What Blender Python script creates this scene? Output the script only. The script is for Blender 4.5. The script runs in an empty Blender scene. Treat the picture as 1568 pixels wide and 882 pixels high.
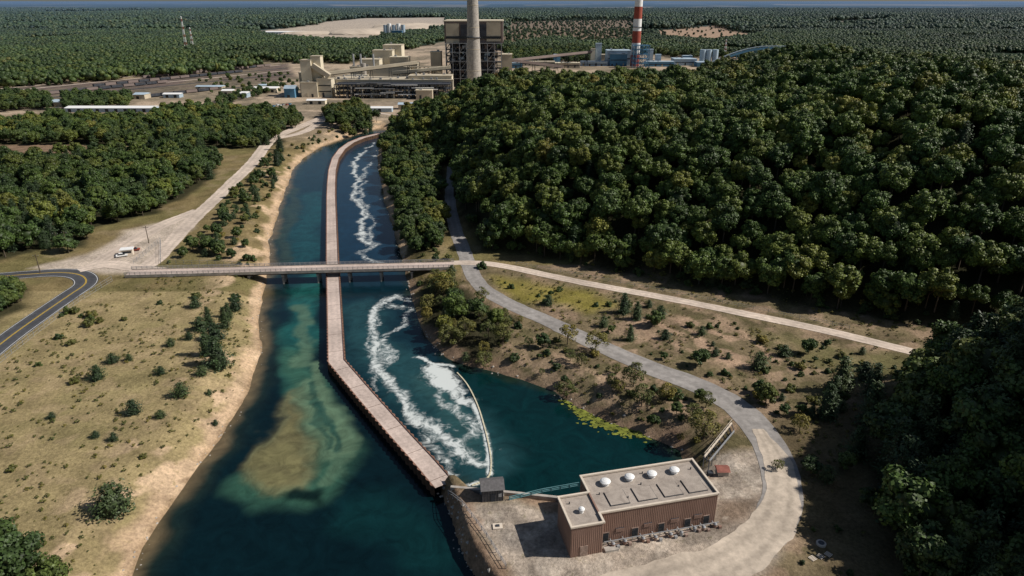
import bpy, bmesh, math, random
import numpy as np
from mathutils import Vector
rng = np.random.default_rng(7); random.seed(7)

# ---------------------------------------------------------------- survey frame
H = 100.0; PIT = math.radians(22.85); F = 1045.0
SP, CP = math.sin(PIT), math.cos(PIT)
WZ = -4.5
def G(px, py, z=0.0):
    yc = (441-py)/F; xc = (px-784)/F
    t = (H-z)/(SP-yc*CP)
    return (xc*t, (CP+yc*SP)*t)
def GL(pts, z=0.0): return [G(a, b, z) for a, b in pts]
def PX(px, y, z=0): return (px-784)/F*(CP*y+SP*(H-z))
def PZ(py, y):
    yc = (441-py)/F
    return H+(-SP+yc*CP)/(CP+yc*SP)*y

# ---------------------------------------------------------------- numpy helpers
def hsh(x, y, s): 
    v = np.sin(x*127.1+y*311.7+s*74.7)*43758.5453
    return v-np.floor(v)
def vn(x, y, s=0):
    xi, yi = np.floor(x), np.floor(y); fx, fy = x-xi, y-yi
    fx = fx*fx*(3-2*fx); fy = fy*fy*(3-2*fy)
    a = hsh(xi, yi, s); b = hsh(xi+1, yi, s); c = hsh(xi, yi+1, s); d = hsh(xi+1, yi+1, s)
    return (a*(1-fx)+b*fx)*(1-fy)+(c*(1-fx)+d*fx)*fy
def fbm(x, y, sc, o=4, s=0):
    r = 0; a = 1; t = 0
    for i in range(o):
        r = r+a*vn(x/sc*2**i+i*17.3, y/sc*2**i-i*9.1, s+i); t += a; a *= .5
    return r/t
def sst(a, b, x):
    t = np.clip((x-a)/(b-a), 0, 1); return t*t*(3-2*t)
def inside(X, Y, P):
    r = np.zeros(X.shape, bool); n = len(P)
    for i in range(n):
        x1, y1 = P[i]; x2, y2 = P[(i+1) % n]
        if y1 == y2: continue
        c = ((y1 > Y) != (y2 > Y)) & (X < (x2-x1)*(Y-y1)/(y2-y1)+x1)
        r ^= c
    return r
def dpoly(X, Y, P, closed=False):
    d = np.full(X.shape, 1e12); n = len(P)
    for i in range(n if closed else n-1):
        x1, y1 = P[i]; x2, y2 = P[(i+1) % n]
        dx, dy = x2-x1, y2-y1; L = dx*dx+dy*dy+1e-9
        t = np.clip(((X-x1)*dx+(Y-y1)*dy)/L, 0, 1)
        d = np.minimum(d, (X-x1-t*dx)**2+(Y-y1-t*dy)**2)
    return np.sqrt(d)
def sdist(X, Y, P):
    d = dpoly(X, Y, P, True); return np.where(inside(X, Y, P), -d, d)

# ---------------------------------------------------------------- plan shapes
LSH = GL([(180,930),(205,875),(217,840),(243,800),(272,760),(303,715),(338,670),(370,620),(390,570),(401,530),(397,500),(400,470),
          (405,440),(412,415),(415,390),(412,370),(420,345),(430,310),(440,285),(447,262),(462,245),(490,225),(530,211),(560,202),(585,196)], WZ)
RSH = GL([(596,202),(580,218),(578,240),(581,270),(590,310),(603,350),(612,385),(622,420),(630,460),(645,500),(663,530),(690,550),
          (720,560),(760,570),(800,582),(850,600),(880,622),(930,645),(985,665),(1040,690)], WZ)
END = [(42.5,131),(41.0,125.6),(14.0,119.6),G(785,750),G(735,746),G(705,742,WZ),G(672,742,WZ),G(690,785,WZ),G(700,820,WZ),G(715,860,WZ),G(760,930,WZ)]
WATER = [(-75,30)]+LSH+RSH+END+[(-1,30)]
HILL = [(-92,600),(-88,540),(-66,498),(-46,468)]+GL([(697,262),(697,300),(710,345),(752,382),(850,396),(1000,424),(1150,450),(1300,476),(1440,503)])+[(260,185),(700,260),(800,800),(300,760),(-30,720)]
CRX = [-75,-39,-18,28,61,112,145,175,217,259,329,420]; CRZ = [36,44,51,50,46,46,51,60,58,55,48,44]

def height(X, Y):
    X = np.asarray(X, float); Y = np.asarray(Y, float)
    z = (fbm(X, Y, 45, 2, 3)-.5)*.7
    far = sst(2600, 3200, Y)
    z = z+far*(11+12*fbm(X, Y, 900, 3, 8))+sst(5000, 12000, Y)*40*fbm(X, Y, 5000, 3, 5)
    near = Y < 900
    Xn, Yn = X[near], Y[near]
    if Xn.size:
        s = -sdist(Xn, Yn, HILL)
        t = np.clip(s/np.interp(Xn, [-60, 40], [75, 125]), 0, 1); p = 1-(1-t)**2.1
        hm = np.interp(Xn, CRX, CRZ)
        hm = hm-np.clip(Yn-455, 0, 400)*.15+9*(fbm(Xn, Yn, 85, 2, 21)-.5)*sst(0, 60, s)
        zz = z[near]+p*np.maximum(hm, 5)
        # second dune, mostly out of view, added to cast shade right of the pump house
        zz = zz+52*sst(86, 146, Xn)*(1-sst(118, 182, Yn))
        m = (Yn < 650)
        Xw, Yw = Xn[m], Yn[m]
        s = sdist(Xw, Yw, WATER)
        s = s+(fbm(Xw, Yw, 9, 3, 4)-.5)*2.4*np.clip((Yw-135)/20, .25, 1)
        bw = np.where((Xw > -27) & (Yw < 136), 2.0, 13.0)
        bw = np.where((Xw > -20) & (Yw > 128) & (Yw < 220), 10.0, bw)
        tt = np.clip(s/bw, 0, 1)
        prof = tt*(1.6-.6*tt)
        zw = np.where(s > 0, WZ+(zz[m]-WZ)*prof, WZ+np.maximum(s*.5, -4))
        zz[m] = np.where(s < bw, zw, zz[m])
        z[near] = zz
    return z
def hz(x, y): return float(height(np.array([x]), np.array([y]))[0])

# ---------------------------------------------------------------- materials
def new_mat(name):
    m = bpy.data.materials.new(name); m.use_nodes = True
    nt = m.node_tree; nt.nodes.clear()
    o = nt.nodes.new('ShaderNodeOutputMaterial'); b = nt.nodes.new('ShaderNodeBsdfPrincipled')
    nt.links.new(b.outputs[0], o.inputs[0]); b.inputs['Roughness'].default_value = .85
    b.inputs['Specular IOR Level'].default_value = .25
    return m, nt, b
def N(nt, t, **k):
    n = nt.nodes.new(t)
    for a, v in k.items(): setattr(n, a, v)
    return n
def noise(nt, scale, det=4, vec=None, rough=.6, dist=0):
    n = N(nt, 'ShaderNodeTexNoise'); n.inputs['Scale'].default_value = scale; n.inputs['Detail'].default_value = det
    n.inputs['Roughness'].default_value = rough; n.inputs['Distortion'].default_value = dist
    if vec is not None: nt.links.new(vec, n.inputs['Vector'])
    return n.outputs['Fac']
def pos(nt, sc=(1,1,1)):
    g = N(nt, 'ShaderNodeNewGeometry'); m = N(nt, 'ShaderNodeVectorMath', operation='MULTIPLY')
    nt.links.new(g.outputs['Position'], m.inputs[0]); m.inputs[1].default_value = sc
    return m.outputs[0]
def ramp(nt, fac, stops, interp='LINEAR'):
    r = N(nt, 'ShaderNodeValToRGB'); r.color_ramp.interpolation = interp
    e = r.color_ramp.elements
    while len(e) < len(stops): e.new(.5)
    for i, (p, c) in enumerate(stops):
        e[i].position = p; e[i].color = (*c, 1) if not isinstance(c, (int, float)) else (c, c, c, 1)
    nt.links.new(fac, r.inputs[0]); return r.outputs[0]
def mix(nt, a, b, fac, mode='MIX'):
    m = N(nt, 'ShaderNodeMix', data_type='RGBA', blend_type=mode)
    for s, v in ((6, a), (7, b), (0, fac)):
        if isinstance(v, (int, float)): m.inputs[s].default_value = v
        elif isinstance(v, tuple): m.inputs[s].default_value = (*v, 1)
        else: nt.links.new(v, m.inputs[s])
    return m.outputs[2]
def math_(nt, op, a, b=None):
    m = N(nt, 'ShaderNodeMath', operation=op)
    for i, v in enumerate((a, b)):
        if v is None: continue
        if isinstance(v, (int, float)): m.inputs[i].default_value = v
        else: nt.links.new(v, m.inputs[i])
    return m.outputs[0]
def haze_tint(nt, col):  # aerial haze painted into the base colour, bluer with distance from the origin
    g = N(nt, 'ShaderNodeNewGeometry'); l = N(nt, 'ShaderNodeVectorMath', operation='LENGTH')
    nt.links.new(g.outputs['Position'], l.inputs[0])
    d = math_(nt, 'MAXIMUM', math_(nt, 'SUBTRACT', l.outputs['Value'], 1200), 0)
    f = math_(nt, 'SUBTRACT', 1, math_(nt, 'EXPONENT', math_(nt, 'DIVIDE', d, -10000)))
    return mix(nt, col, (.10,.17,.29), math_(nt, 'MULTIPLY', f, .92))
def bump(nt, b, fac, st=.3, d=.1):
    n = N(nt, 'ShaderNodeBump'); n.inputs['Strength'].default_value = st; n.inputs['Distance'].default_value = d
    nt.links.new(fac, n.inputs['Height']); nt.links.new(n.outputs[0], b.inputs['Normal'])
def simple(name, c, var=.25, sc=1.0, rough=.8, metal=0, hz_=False):
    m, nt, b = new_mat(name)
    f = noise(nt, sc, 5, pos(nt))
    col = mix(nt, tuple(x*(1-var) for x in c), tuple(min(x*(1+var), 1) for x in c), ramp(nt, f, [(.3, 0), (.7, 1)]))
    nt.links.new(col, b.inputs['Base Color']); b.inputs['Roughness'].default_value = rough; b.inputs['Metallic'].default_value = metal
    return m

M = {}
m, nt, b = new_mat('ground_soil'); M['ground'] = m
a = N(nt, 'ShaderNodeAttribute', attribute_name='gcol')
p = pos(nt)
n1 = ramp(nt, noise(nt, .12, 6, p), [(.3, .68), (.7, 1.3)])
n2 = ramp(nt, noise(nt, 1.1, 6, p, .7), [(.3, .6), (.72, 1.4)])
c = mix(nt, a.outputs['Color'], n1, 1.0, 'MULTIPLY'); c = mix(nt, c, n2, 1.0, 'MULTIPLY')
tuft = ramp(nt, noise(nt, .55, 7, p, .8, .6), [(.56, 0), (.66, 1)])
c = mix(nt, c, mix(nt, c, (.55,.58,.46), 1.0, 'MULTIPLY'), tuft)
nt.links.new(haze_tint(nt, c), b.inputs['Base Color']); b.inputs['Roughness'].default_value = 1; b.inputs['Specular IOR Level'].default_value = .05
bump(nt, b, noise(nt, .9, 8, p, .75), .8, .5)
m, nt, b = new_mat('river_water'); M['water'] = m
a = N(nt, 'ShaderNodeAttribute', attribute_name='wcol'); fo = N(nt, 'ShaderNodeAttribute', attribute_name='foam')
p = pos(nt)
nA = noise(nt, .26, 10, p, .78, 2.2)
fm = math_(nt, 'ADD', fo.outputs['Fac'], math_(nt, 'MULTIPLY', math_(nt, 'SUBTRACT', nA, .5), 3.2))
fr = ramp(nt, fm, [(.3, 0), (.7, .3), (1.0, .9)])
fgate = ramp(nt, fo.outputs['Fac'], [(.03, 0), (.35, 1)])
fr = mix(nt, (0,0,0), fr, fgate)
wc = mix(nt, a.outputs['Color'], ramp(nt, noise(nt, .15, 7, p, .65, 1.5), [(.3, .65), (.75, 1.45)]), 1.0, 'MULTIPLY')
c = mix(nt, wc, (.64,.68,.66), fr)
nt.links.new(c, b.inputs['Base Color'])
b.inputs['IOR'].default_value = 1.33; b.inputs['Specular IOR Level'].default_value = .5
nt.links.new(mix(nt, (.12,.12,.12), (.8,.8,.8), fr), b.inputs['Roughness'])
bump(nt, b, noise(nt, 1.6, 6, pos(nt, (1, .6, 1)), .6, .4), .35, .12)

def leaf_mat(name, stops, sat=1):
    m, nt, b = new_mat(name)
    oi = N(nt, 'ShaderNodeObjectInfo'); a = N(nt, 'ShaderNodeAttribute', attribute_name='tint')
    s = N(nt, 'ShaderNodeSeparateColor'); nt.links.new(a.outputs['Color'], s.inputs[0])
    f = math_(nt, 'FRACT', math_(nt, 'ADD', oi.outputs['Random'], s.outputs[1]))
    big = noise(nt, .02, 3, pos(nt)); vb = noise(nt, .0035, 4, pos(nt))
    f = math_(nt, 'ADD', math_(nt, 'MULTIPLY', f, .84), math_(nt, 'MULTIPLY', math_(nt, 'SUBTRACT', big, .38), .45))
    col = ramp(nt, f, stops)
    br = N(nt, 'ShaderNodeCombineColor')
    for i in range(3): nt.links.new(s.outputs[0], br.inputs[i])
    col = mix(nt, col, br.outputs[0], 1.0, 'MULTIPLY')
    col = mix(nt, col, ramp(nt, vb, [(.35, .7), (.65, 1.25)]), 1.0, 'MULTIPLY')
    nt.links.new(haze_tint(nt, col), b.inputs['Base Color'])
    b.inputs['Roughness'].default_value = .55; b.inputs['Specular IOR Level'].default_value = .3
    return m
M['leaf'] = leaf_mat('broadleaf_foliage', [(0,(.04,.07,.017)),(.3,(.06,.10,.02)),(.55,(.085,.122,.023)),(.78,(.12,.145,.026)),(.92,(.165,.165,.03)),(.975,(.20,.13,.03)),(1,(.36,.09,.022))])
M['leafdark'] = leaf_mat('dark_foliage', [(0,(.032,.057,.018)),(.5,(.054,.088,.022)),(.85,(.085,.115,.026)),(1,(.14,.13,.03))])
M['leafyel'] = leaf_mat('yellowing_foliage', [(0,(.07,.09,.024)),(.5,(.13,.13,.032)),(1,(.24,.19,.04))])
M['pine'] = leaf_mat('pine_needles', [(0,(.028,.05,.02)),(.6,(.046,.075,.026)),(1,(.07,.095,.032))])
M['bark'] = simple('bark', (.09,.07,.05), .4, 3)

def road_mat(name, c, trk=.75, sc=.6):
    m, nt, b = new_mat(name)
    uv = N(nt, 'ShaderNodeUVMap'); s = N(nt, 'ShaderNodeSeparateXYZ'); nt.links.new(uv.outputs[0], s.inputs[0])
    w = math_(nt, 'ABSOLUTE', math_(nt, 'SUBTRACT', math_(nt, 'ABSOLUTE', math_(nt, 'SUBTRACT', s.outputs[0], .5)), .22))
    t = ramp(nt, math_(nt, 'ADD', w, math_(nt, 'MULTIPLY', math_(nt, 'SUBTRACT', noise(nt, .5, 4, pos(nt)), .5), .25)), [(.02, trk), (.14, 1.0)])
    col = mix(nt, c, t, 1.0, 'MULTIPLY')
    col = mix(nt, col, ramp(nt, noise(nt, sc, 7, pos(nt), .7), [(.3, .72), (.7, 1.2)]), 1.0, 'MULTIPLY')
    col = mix(nt, col, ramp(nt, noise(nt, .06, 3, pos(nt)), [(.35, .8), (.65, 1.12)]), 1.0, 'MULTIPLY')
    nt.links.new(col, b.inputs['Base Color']); b.inputs['Roughness'].default_value = .95
    bump(nt, b, noise(nt, 4, 5, pos(nt)), .3, .05)
    return m
M['gravel'] = road_mat('gravel_grey', (.29,.27,.25), 1.15)
M['dirt'] = road_mat('gravel_light', (.60,.50,.41), .86)
M['sandroad'] = road_mat('gravel_sandy', (.52,.44,.35), .82)
M['conc'] = road_mat('concrete_deck', (.54,.44,.38), .92, 1.2)
M['asph'] = road_mat('asphalt', (.075,.078,.085), .85)
M['yellow'] = simple('yellow_paint', (.55,.36,.04), .15, 2)
M['white'] = simple('white_paint', (.75,.75,.73), .1, 2)
M['rust'] = simple('rusted_sheet_pile', (.085,.05,.032), .5, .8)
M['rustcap'] = simple('rusted_cap', (.22,.12,.085), .4, .8)
M['concrete'] = simple('concrete', (.36,.33,.29), .3, .5)
M['steel'] = simple('galvanised_steel', (.35,.36,.37), .2, 1, .5, .3)
M['dark'] = simple('dark_steel', (.045,.05,.06), .4, .3)
M['beige'] = simple('beige_cladding', (.64,.57,.43), .12, .06)
M['beige2'] = simple('tan_cladding', (.46,.40,.30), .15, .06)
M['brownc'] = simple('brown_cladding', (.19,.15,.135), .15, .06)
M['blue'] = simple('blue_cladding', (.10,.24,.37), .2, .05)
M['pale'] = simple('pale_blue_cladding', (.36,.45,.52), .2, .05)
M['red'] = simple('red_paint', (.30,.07,.045), .2, .1)
M['redroof'] = simple('rusted_red_roof', (.26,.10,.075), .3, 1)
M['glass'] = simple('dark_glazing', (.03,.035,.04), .2, 1, .2)
M['coal'] = simple('rail_ballast', (.11,.09,.08), .3, .1)
M['wood'] = simple('weathered_siding', (.12,.115,.115), .25, 2)
M['cream'] = simple('cream_trim', (.62,.54,.44), .1, 1)
M['foam'] = simple('boom_float', (.60,.55,.40), .2, 1)
M['algae'] = simple('algae_mat', (.17,.19,.03), .5, .6)
M['aluv'] = simple('white_ventilator', (.78,.78,.76), .06, 1, .4)
M['pipe'] = simple('pump_paint', (.30,.22,.18), .4, 2, .5)
M['teal'] = simple('teal_paint', (.12,.27,.29), .2, 1)
m, nt, b = new_mat('brown_siding'); M['siding'] = m
c = mix(nt, (.24,.15,.115), (.31,.20,.155), ramp(nt, noise(nt, .5, 5, pos(nt, (1,1,.25))), [(.3, 0), (.7, 1)]))
nt.links.new(c, b.inputs['Base Color']); b.inputs['Roughness'].default_value = .6
m, nt, b = new_mat('gravel_roof'); M['roof'] = m
c = mix(nt, (.27,.23,.195), (.42,.365,.31), ramp(nt, noise(nt, .35, 7, pos(nt), .7, .8), [(.32, 0), (.62, 1)]))
c = mix(nt, c, ramp(nt, noise(nt, 6, 4, pos(nt)), [(.3, .8), (.7, 1.15)]), 1.0, 'MULTIPLY')
nt.links.new(c, b.inputs['Base Color']); b.inputs['Roughness'].default_value = .95

# ---------------------------------------------------------------- mesh helpers
COL = bpy.context.scene.collection
def link(name, me, parent=None):
    o = bpy.data.objects.new(name, me); COL.objects.link(o)
    if parent: o.parent = parent
    return o
def np_mesh(name, V, Q=None, T=None, smooth=False):
    me = bpy.data.meshes.new(name); V = np.asarray(V, np.float32)
    me.vertices.add(len(V)); me.vertices.foreach_set('co', V.ravel())
    nq = 0 if Q is None else len(Q); ntr = 0 if T is None else len(T)
    idx = []; st = []; k = 0
    if nq: idx.append(np.asarray(Q).ravel()); st.append(np.arange(nq)*4)
    if ntr: idx.append(np.asarray(T).ravel()); st.append(nq*4+np.arange(ntr)*3)
    idx = np.concatenate(idx).astype(np.int32); st = np.concatenate(st).astype(np.int32)
    me.loops.add(len(idx)); me.loops.foreach_set('vertex_index', idx)
    me.polygons.add(nq+ntr); me.polygons.foreach_set('loop_start', st)
    me.update(calc_edges=True); me.validate()
    if smooth: me.polygons.foreach_set('use_smooth', np.ones(nq+ntr, bool))
    return me
def colattr(me, name, C):
    at = me.color_attributes.new(name, 'FLOAT_COLOR', 'POINT')
    C4 = np.ones((len(C), 4), np.float32); C4[:, :C.shape[1]] = C
    at.data.foreach_set('color', C4.ravel())
def grid(ny, nx):
    i = np.arange(ny*nx).reshape(ny, nx)
    return np.stack([i[:-1,:-1], i[:-1,1:], i[1:,1:], i[1:,:-1]], -1).reshape(-1, 4)

class MB:
    def __init__(s, mats): s.v = []; s.f = []; s.m = []; s.mats = mats; s.T = None
    def pt(s, p):
        if s.T:
            ox, oy, a = s.T; c, q = math.cos(a), math.sin(a)
            return (ox+p[0]*c-p[1]*q, oy+p[0]*q+p[1]*c, p[2])
        return tuple(p)
    def add(s, vs, fs, m=0):
        n = len(s.v); s.v += [s.pt(p) for p in vs]
        s.f += [tuple(n+i for i in f) for f in fs]; s.m += [s.mats.index(m) if isinstance(m, str) else m]*len(fs)
    BF = [(0,3,2,1),(4,5,6,7),(0,1,5,4),(1,2,6,5),(2,3,7,6),(3,0,4,7)]
    def box(s, x0, x1, y0, y1, z0, z1, m=0):
        s.add([(x0,y0,z0),(x1,y0,z0),(x1,y1,z0),(x0,y1,z0),(x0,y0,z1),(x1,y0,z1),(x1,y1,z1),(x0,y1,z1)], s.BF, m)
    def cyl(s, x, y, z0, z1, r0, r1, n=12, m=0):
        vs = []; 
        for z, r in ((z0, r0), (z1, r1)):
            vs += [(x+r*math.cos(2*math.pi*i/n), y+r*math.sin(2*math.pi*i/n), z) for i in range(n)]
        fs = [(i, (i+1) % n, n+(i+1) % n, n+i) for i in range(n)]+[tuple(range(n, 2*n)), tuple(reversed(range(n)))]
        s.add(vs, fs, m)
    def beam(s, p, q, w, h=None, m=0):
        h = h or w; p = Vector(p); q = Vector(q); d = (q-p).normalized()
        a = d.cross(Vector((0,0,1)))
        a = Vector((1,0,0)) if a.length < .01 else a.normalized()
        u = a.cross(d).normalized(); a *= w/2; u *= h/2
        s.add([p-a-u, p+a-u, p+a+u, p-a+u, q-a-u, q+a-u, q+a+u, q-a+u], s.BF, m)
    def obj(s, name, parent=None):
        me = bpy.data.meshes.new(name); me.from_pydata(s.v, [], s.f)
        for k in s.mats: me.materials.append(M[k])
        me.polygons.foreach_set('material_index', s.m)
        bm = bmesh.new(); bm.from_mesh(me); bmesh.ops.recalc_face_normals(bm, faces=bm.faces); bm.to_mesh(me); bm.free()
        return link(name, me, parent)

# ---------------------------------------------------------------- forest plan polygons
FOR = {k: GL(v) for k, v in dict(
 a=[(-250,275),(0,262),(60,250),(180,240),(290,222),(328,240),(332,268),(300,292),(240,325),(175,342),(140,350),(130,378),(60,382),(0,400),(-250,420)],
 b=[(-200,196),(0,193),(100,186),(240,186),(330,192),(420,202),(436,218),(395,228),(340,226),(230,222),(100,222),(0,222),(-200,235)],
 c=[(240,172),(340,170),(455,178),(468,192),(430,202),(330,190),(250,182)],
 d=[(-200,150),(75,148),(85,168),(-200,178)],
 e=[(100,150),(200,150),(198,166),(100,167)],
 f=[(500,172),(545,168),(580,188),(545,204),(505,196)],
 g=[(584,216),(604,190),(650,186),(690,180),(688,232),(684,290),(688,350),(668,378),(632,388),(622,372),(612,340),(598,300),(588,263)],
 h=[(640,425),(690,418),(712,440),(740,462),(790,492),(776,528),(720,545),(675,522),(652,492)],
 i=[(1420,610),(1500,565),(1800,530),(2400,620),(2400,960),(1450,960),(1375,850),(1335,770),(1340,700),(1385,655)],
 j=[(-60,470),(35,440),(42,470),(0,490)],
).items()}
HF = [(x, y) for x, y in HILL]
CLR = [GL(v) for v in (
 [(400,192),(470,197),(600,194),(720,160),(1300,112),(1200,88),(960,82),(770,78),(700,60),(600,80),(540,98),(440,97),(330,112),(-200,150),(-200,185),(90,172),(235,170),(400,168)],
 [(385,48),(480,42),(560,33),(690,31),(695,48),(600,52),(560,66),(470,63),(400,56)],
 [(770,40),(960,36),(1000,55),(960,66),(900,70),(850,60),(770,75)],
 [(1000,47),(1100,42),(1165,56),(1100,66),(1000,60)],
 [(850,16),(1000,15),(990,18),(860,19)],[(1180,9),(1500,10),(1480,12),(1200,12)],[(500,12),(760,10),(740,13),(520,14)],
 [(20,60),(120,56),(140,59),(40,64)],[(1250,40),(1400,34),(1420,38),(1270,44)],[(60,22),(260,20),(250,24),(70,26)],[(1380,60),(1568,54),(1568,57),(1400,64)])]

# ---------------------------------------------------------------- terrain
ys = [45.0]
while ys[-1] < 210: ys.append(ys[-1]+.62)
while ys[-1] < 1100: ys.append(ys[-1]*1.0065)
while ys[-1] < 60000: ys.append(ys[-1]*1.022)
ys = np.array(ys); us = np.linspace(-1, 1, 540)
Y = np.repeat(ys[:, None], 540, 1); X = us[None, :]*(Y*.95+60)
Z = height(X.ravel(), Y.ravel())
Xf, Yf = X.ravel(), Y.ravel()
C = np.tile(np.array([.20,.155,.075]), (Xf.size, 1))
def paint(mask, col):
    global C
    mask = np.clip(mask, 0, 1)[:, None]; C = C*(1-mask)+np.array(col)*mask
wx = Xf+(fbm(Xf, Yf, 14, 3, 30)-.5)*7; wy = Yf+(fbm(Xf, Yf, 14, 3, 31)-.5)*7
nf = fbm(Xf, Yf, 22, 4, 40)
paint(sst(.45,.65,nf)*.7, (.15,.135,.055)); paint(sst(.6,.7,fbm(Xf, Yf, 8, 4, 41))*.6, (.27,.21,.12))
LF = (Xf < -40)*(Yf < 235)
paint(LF*.9, (.315,.25,.128)); paint(LF*sst(.52,.66,fbm(Xf,Yf,12,4,43))*.55, (.23,.195,.09)); paint(LF*sst(.56,.66,fbm(Xf,Yf,5,4,46))*.45, (.36,.27,.16))
RG = (Xf > -20)*(Yf < 262)
paint(RG*.85, (.185,.145,.088)); paint(RG*sst(.5,.6,fbm(Xf,Yf,7,4,44))*.75, (.31,.22,.15))
paint(RG*sst(.56,.62,fbm(Xf,Yf,4.5,4,45))*.7, (.10,.09,.042))
# eroded gullies on the embankment between the two roads
er = sst(.5,.6,fbm(Xf*1.0+Yf*.6, Yf*.25-Xf*.3, 3.2, 4, 47))
def zone(P, col, soft=3, k=1, extra=1):
    d = sdist(wx, wy, P); paint((1-sst(-soft, soft, d))*k*extra, col)
zone(GL([(745,420),(900,448),(960,470),(900,482),(860,470),(790,462)]), (.22,.19,.04), 4, .8)
zone(GL([(960,485),(1060,490),(1250,530),(1240,570),(1120,560),(1000,525)]), (.42,.29,.20), 4, .85, er)
zone(GL([(760,520),(850,540),(960,590),(1050,640),(1000,650),(880,610),(790,570)]), (.38,.27,.18), 3, .7, er)
zone(GL([(1130,500),(1430,555),(1420,600),(1250,560)]), (.15,.14,.06), 4, .7)
zone(GL([(1180,640),(1430,600),(1700,600),(1700,950),(1300,950),(1230,820),(1210,700)]), (.12,.095,.052), 4, .9)
paint(sst(500, 560, Yf)*(Yf < 1300), (.27,.21,.14))
paint(sst(1150, 1400, Yf), (.028,.042,.018))
ff = fbm(Xf, Yf*.35, 700, 4, 60); paint(sst(5500, 7000, Yf)*sst(.6,.66,ff)*.7, (.2,.17,.11))
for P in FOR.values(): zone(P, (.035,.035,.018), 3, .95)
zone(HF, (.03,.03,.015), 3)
zone(CLR[0], (.42,.33,.24), 6); zone(GL([(-200,150),(330,112),(440,97),(455,120),(330,135),(90,160),(-200,178)]), (.15,.115,.10), 6)
paint((inside(wx, wy, CLR[0]))*sst(.5,.6,fbm(Xf,Yf,60,4,61))*.7, (.19,.16,.11)); paint((inside(wx, wy, CLR[0]))*sst(.55,.65,fbm(Xf,Yf,25,4,63))*.5, (.10,.09,.07))
zone(CLR[1], (.46,.38,.29), 10); zone(CLR[2], (.22,.16,.10), 10); zone(CLR[3], (.38,.26,.165), 10)
for P in CLR[4:]: zone(P, (.24,.20,.13), 20)
zone(GL([(0,222),(90,220),(160,228),(85,242),(0,252)]), (.22,.15,.10), 4)
zone(GL([(40,412),(140,388),(200,352),(300,328),(300,345),(268,372),(230,408),(190,418),(120,420)]), (.50,.42,.34), 3)
APR = GL([(700,775),(790,762),(880,800),(1100,690),(1165,690),(1215,750),(1212,820),(1140,900),(1100,960),(800,960),(770,880)])
zone(APR, (.42,.35,.28), 2)
zone(GL([(1110,770),(1165,765),(1160,800),(1110,820)]), (.20,.15,.11), 2); zone(GL([(740,800),(800,810),(790,850),(760,840)]), (.22,.195,.17), 2, .7)
paint(inside(wx, wy, APR)*sst(.52,.62,fbm(Xf,Yf,6,4,62))*.6, (.20,.17,.14)); paint(inside(wx, wy, APR)*sst(.56,.63,fbm(Xf,Yf,3,4,64))*.5, (.52,.45,.37))
near = Yf < 640
sd = np.full(Xf.shape, 1e3); sd[near] = sdist(Xf[near], Yf[near], WATER)
sn = sd+(fbm(Xf, Yf, 6, 4, 50)-.5)*9
left = (Xf < -47)
paint(left*(1-sst(2.0, 5.5, sn))*.92, (.52,.37,.24)); paint(left*(1-sst(0, 1.6, sd))*.8, (.32,.22,.13))
pt = sst(.6,.68,fbm(Xf, Yf, 8, 4, 52))*(1-sst(10, 26, sd))*left; paint(pt*.9, (.55,.40,.26))
paint((~left)*(1-sst(1, 4, sn))*.8, (.28,.19,.13)); 
paint(1-sst(-1.5, .1, sd), (.05,.05,.03))
V = np.stack([Xf, Yf, Z], 1)
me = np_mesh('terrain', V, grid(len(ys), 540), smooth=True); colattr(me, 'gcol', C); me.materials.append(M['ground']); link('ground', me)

# ---------------------------------------------------------------- water
ys = [60.0]
while ys[-1] < 215: ys.append(ys[-1]+.5)
while ys[-1] < 640: ys.append(ys[-1]*1.005)
ys = np.array(ys); us = np.linspace(-.64, .33, 480)
Y = np.repeat(ys[:, None], 480, 1); X = us[None, :]*(CP*Y+SP*104.5)
Xf, Yf = X.ravel(), Y.ravel()
wx = Xf+(fbm(Xf, Yf, 16, 4, 70)-.5)*14; wy = Yf+(fbm(Xf, Yf, 16, 4, 71)-.5)*14
wx2 = Xf+(fbm(Xf, Yf, 7, 4, 72)-.5)*7; wy2 = Yf+(fbm(Xf, Yf, 7, 4, 73)-.5)*7
wx3 = Xf+(fbm(Xf, Yf, 12, 5, 74)-.5)*16; wy3 = Yf+(fbm(Xf, Yf, 12, 5, 75)-.5)*16
WALK_PX = [(594,203),(575,206),(555,211),(538,218),(524,228),(514,242),(509,260),(507.5,280),(507,300),(508,350),(509,400),(511,450),(513,500),(515,553),(560,606),(610,663),(650,707),(680,742)]
WALK = GL(WALK_PX, -2)
RIGHT = GL(WALK_PX, WZ)+[(60,120),(60,170)]+RSH[::-1][:1]+RSH[::-1]
C = np.tile(np.array([.0014,.0095,.0125]), (Xf.size, 1))
paint(sst(190, 330, Yf), (.004,.024,.034))
r = inside(Xf, Yf, RIGHT)
paint(r*1.0, (.003,.018,.026)); paint(r*sst(230, 300, Yf), (.005,.024,.046))
pool = inside(Xf, Yf, GL([(700,560),(720,600),(738,640),(750,690),(745,745),(900,800),(1100,760),(1100,640),(850,560)], WZ))
paint(pool*1.0, (.001,.018,.019))
def path(pts, w, col, k, W=(None, None)):
    d = dpoly(W[0] if W[0] is not None else wx, W[1] if W[1] is not None else wy, GL(pts, WZ)); paint((1-sst(w*.2, w, d))*k, col)
path([(478,425),(462,470),(455,530),(470,600)], 9, (.012,.085,.075), .85)
path([(480,300),(470,350),(465,395)], 12, (.009,.06,.066), .75)
path([(448,290),(440,340),(432,400)], 5, (.035,.055,.035), .6)
path([(455,540),(480,600),(510,660),(515,700),(480,745),(420,745),(395,735)], 10, (.034,.095,.062), .85)
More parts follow.
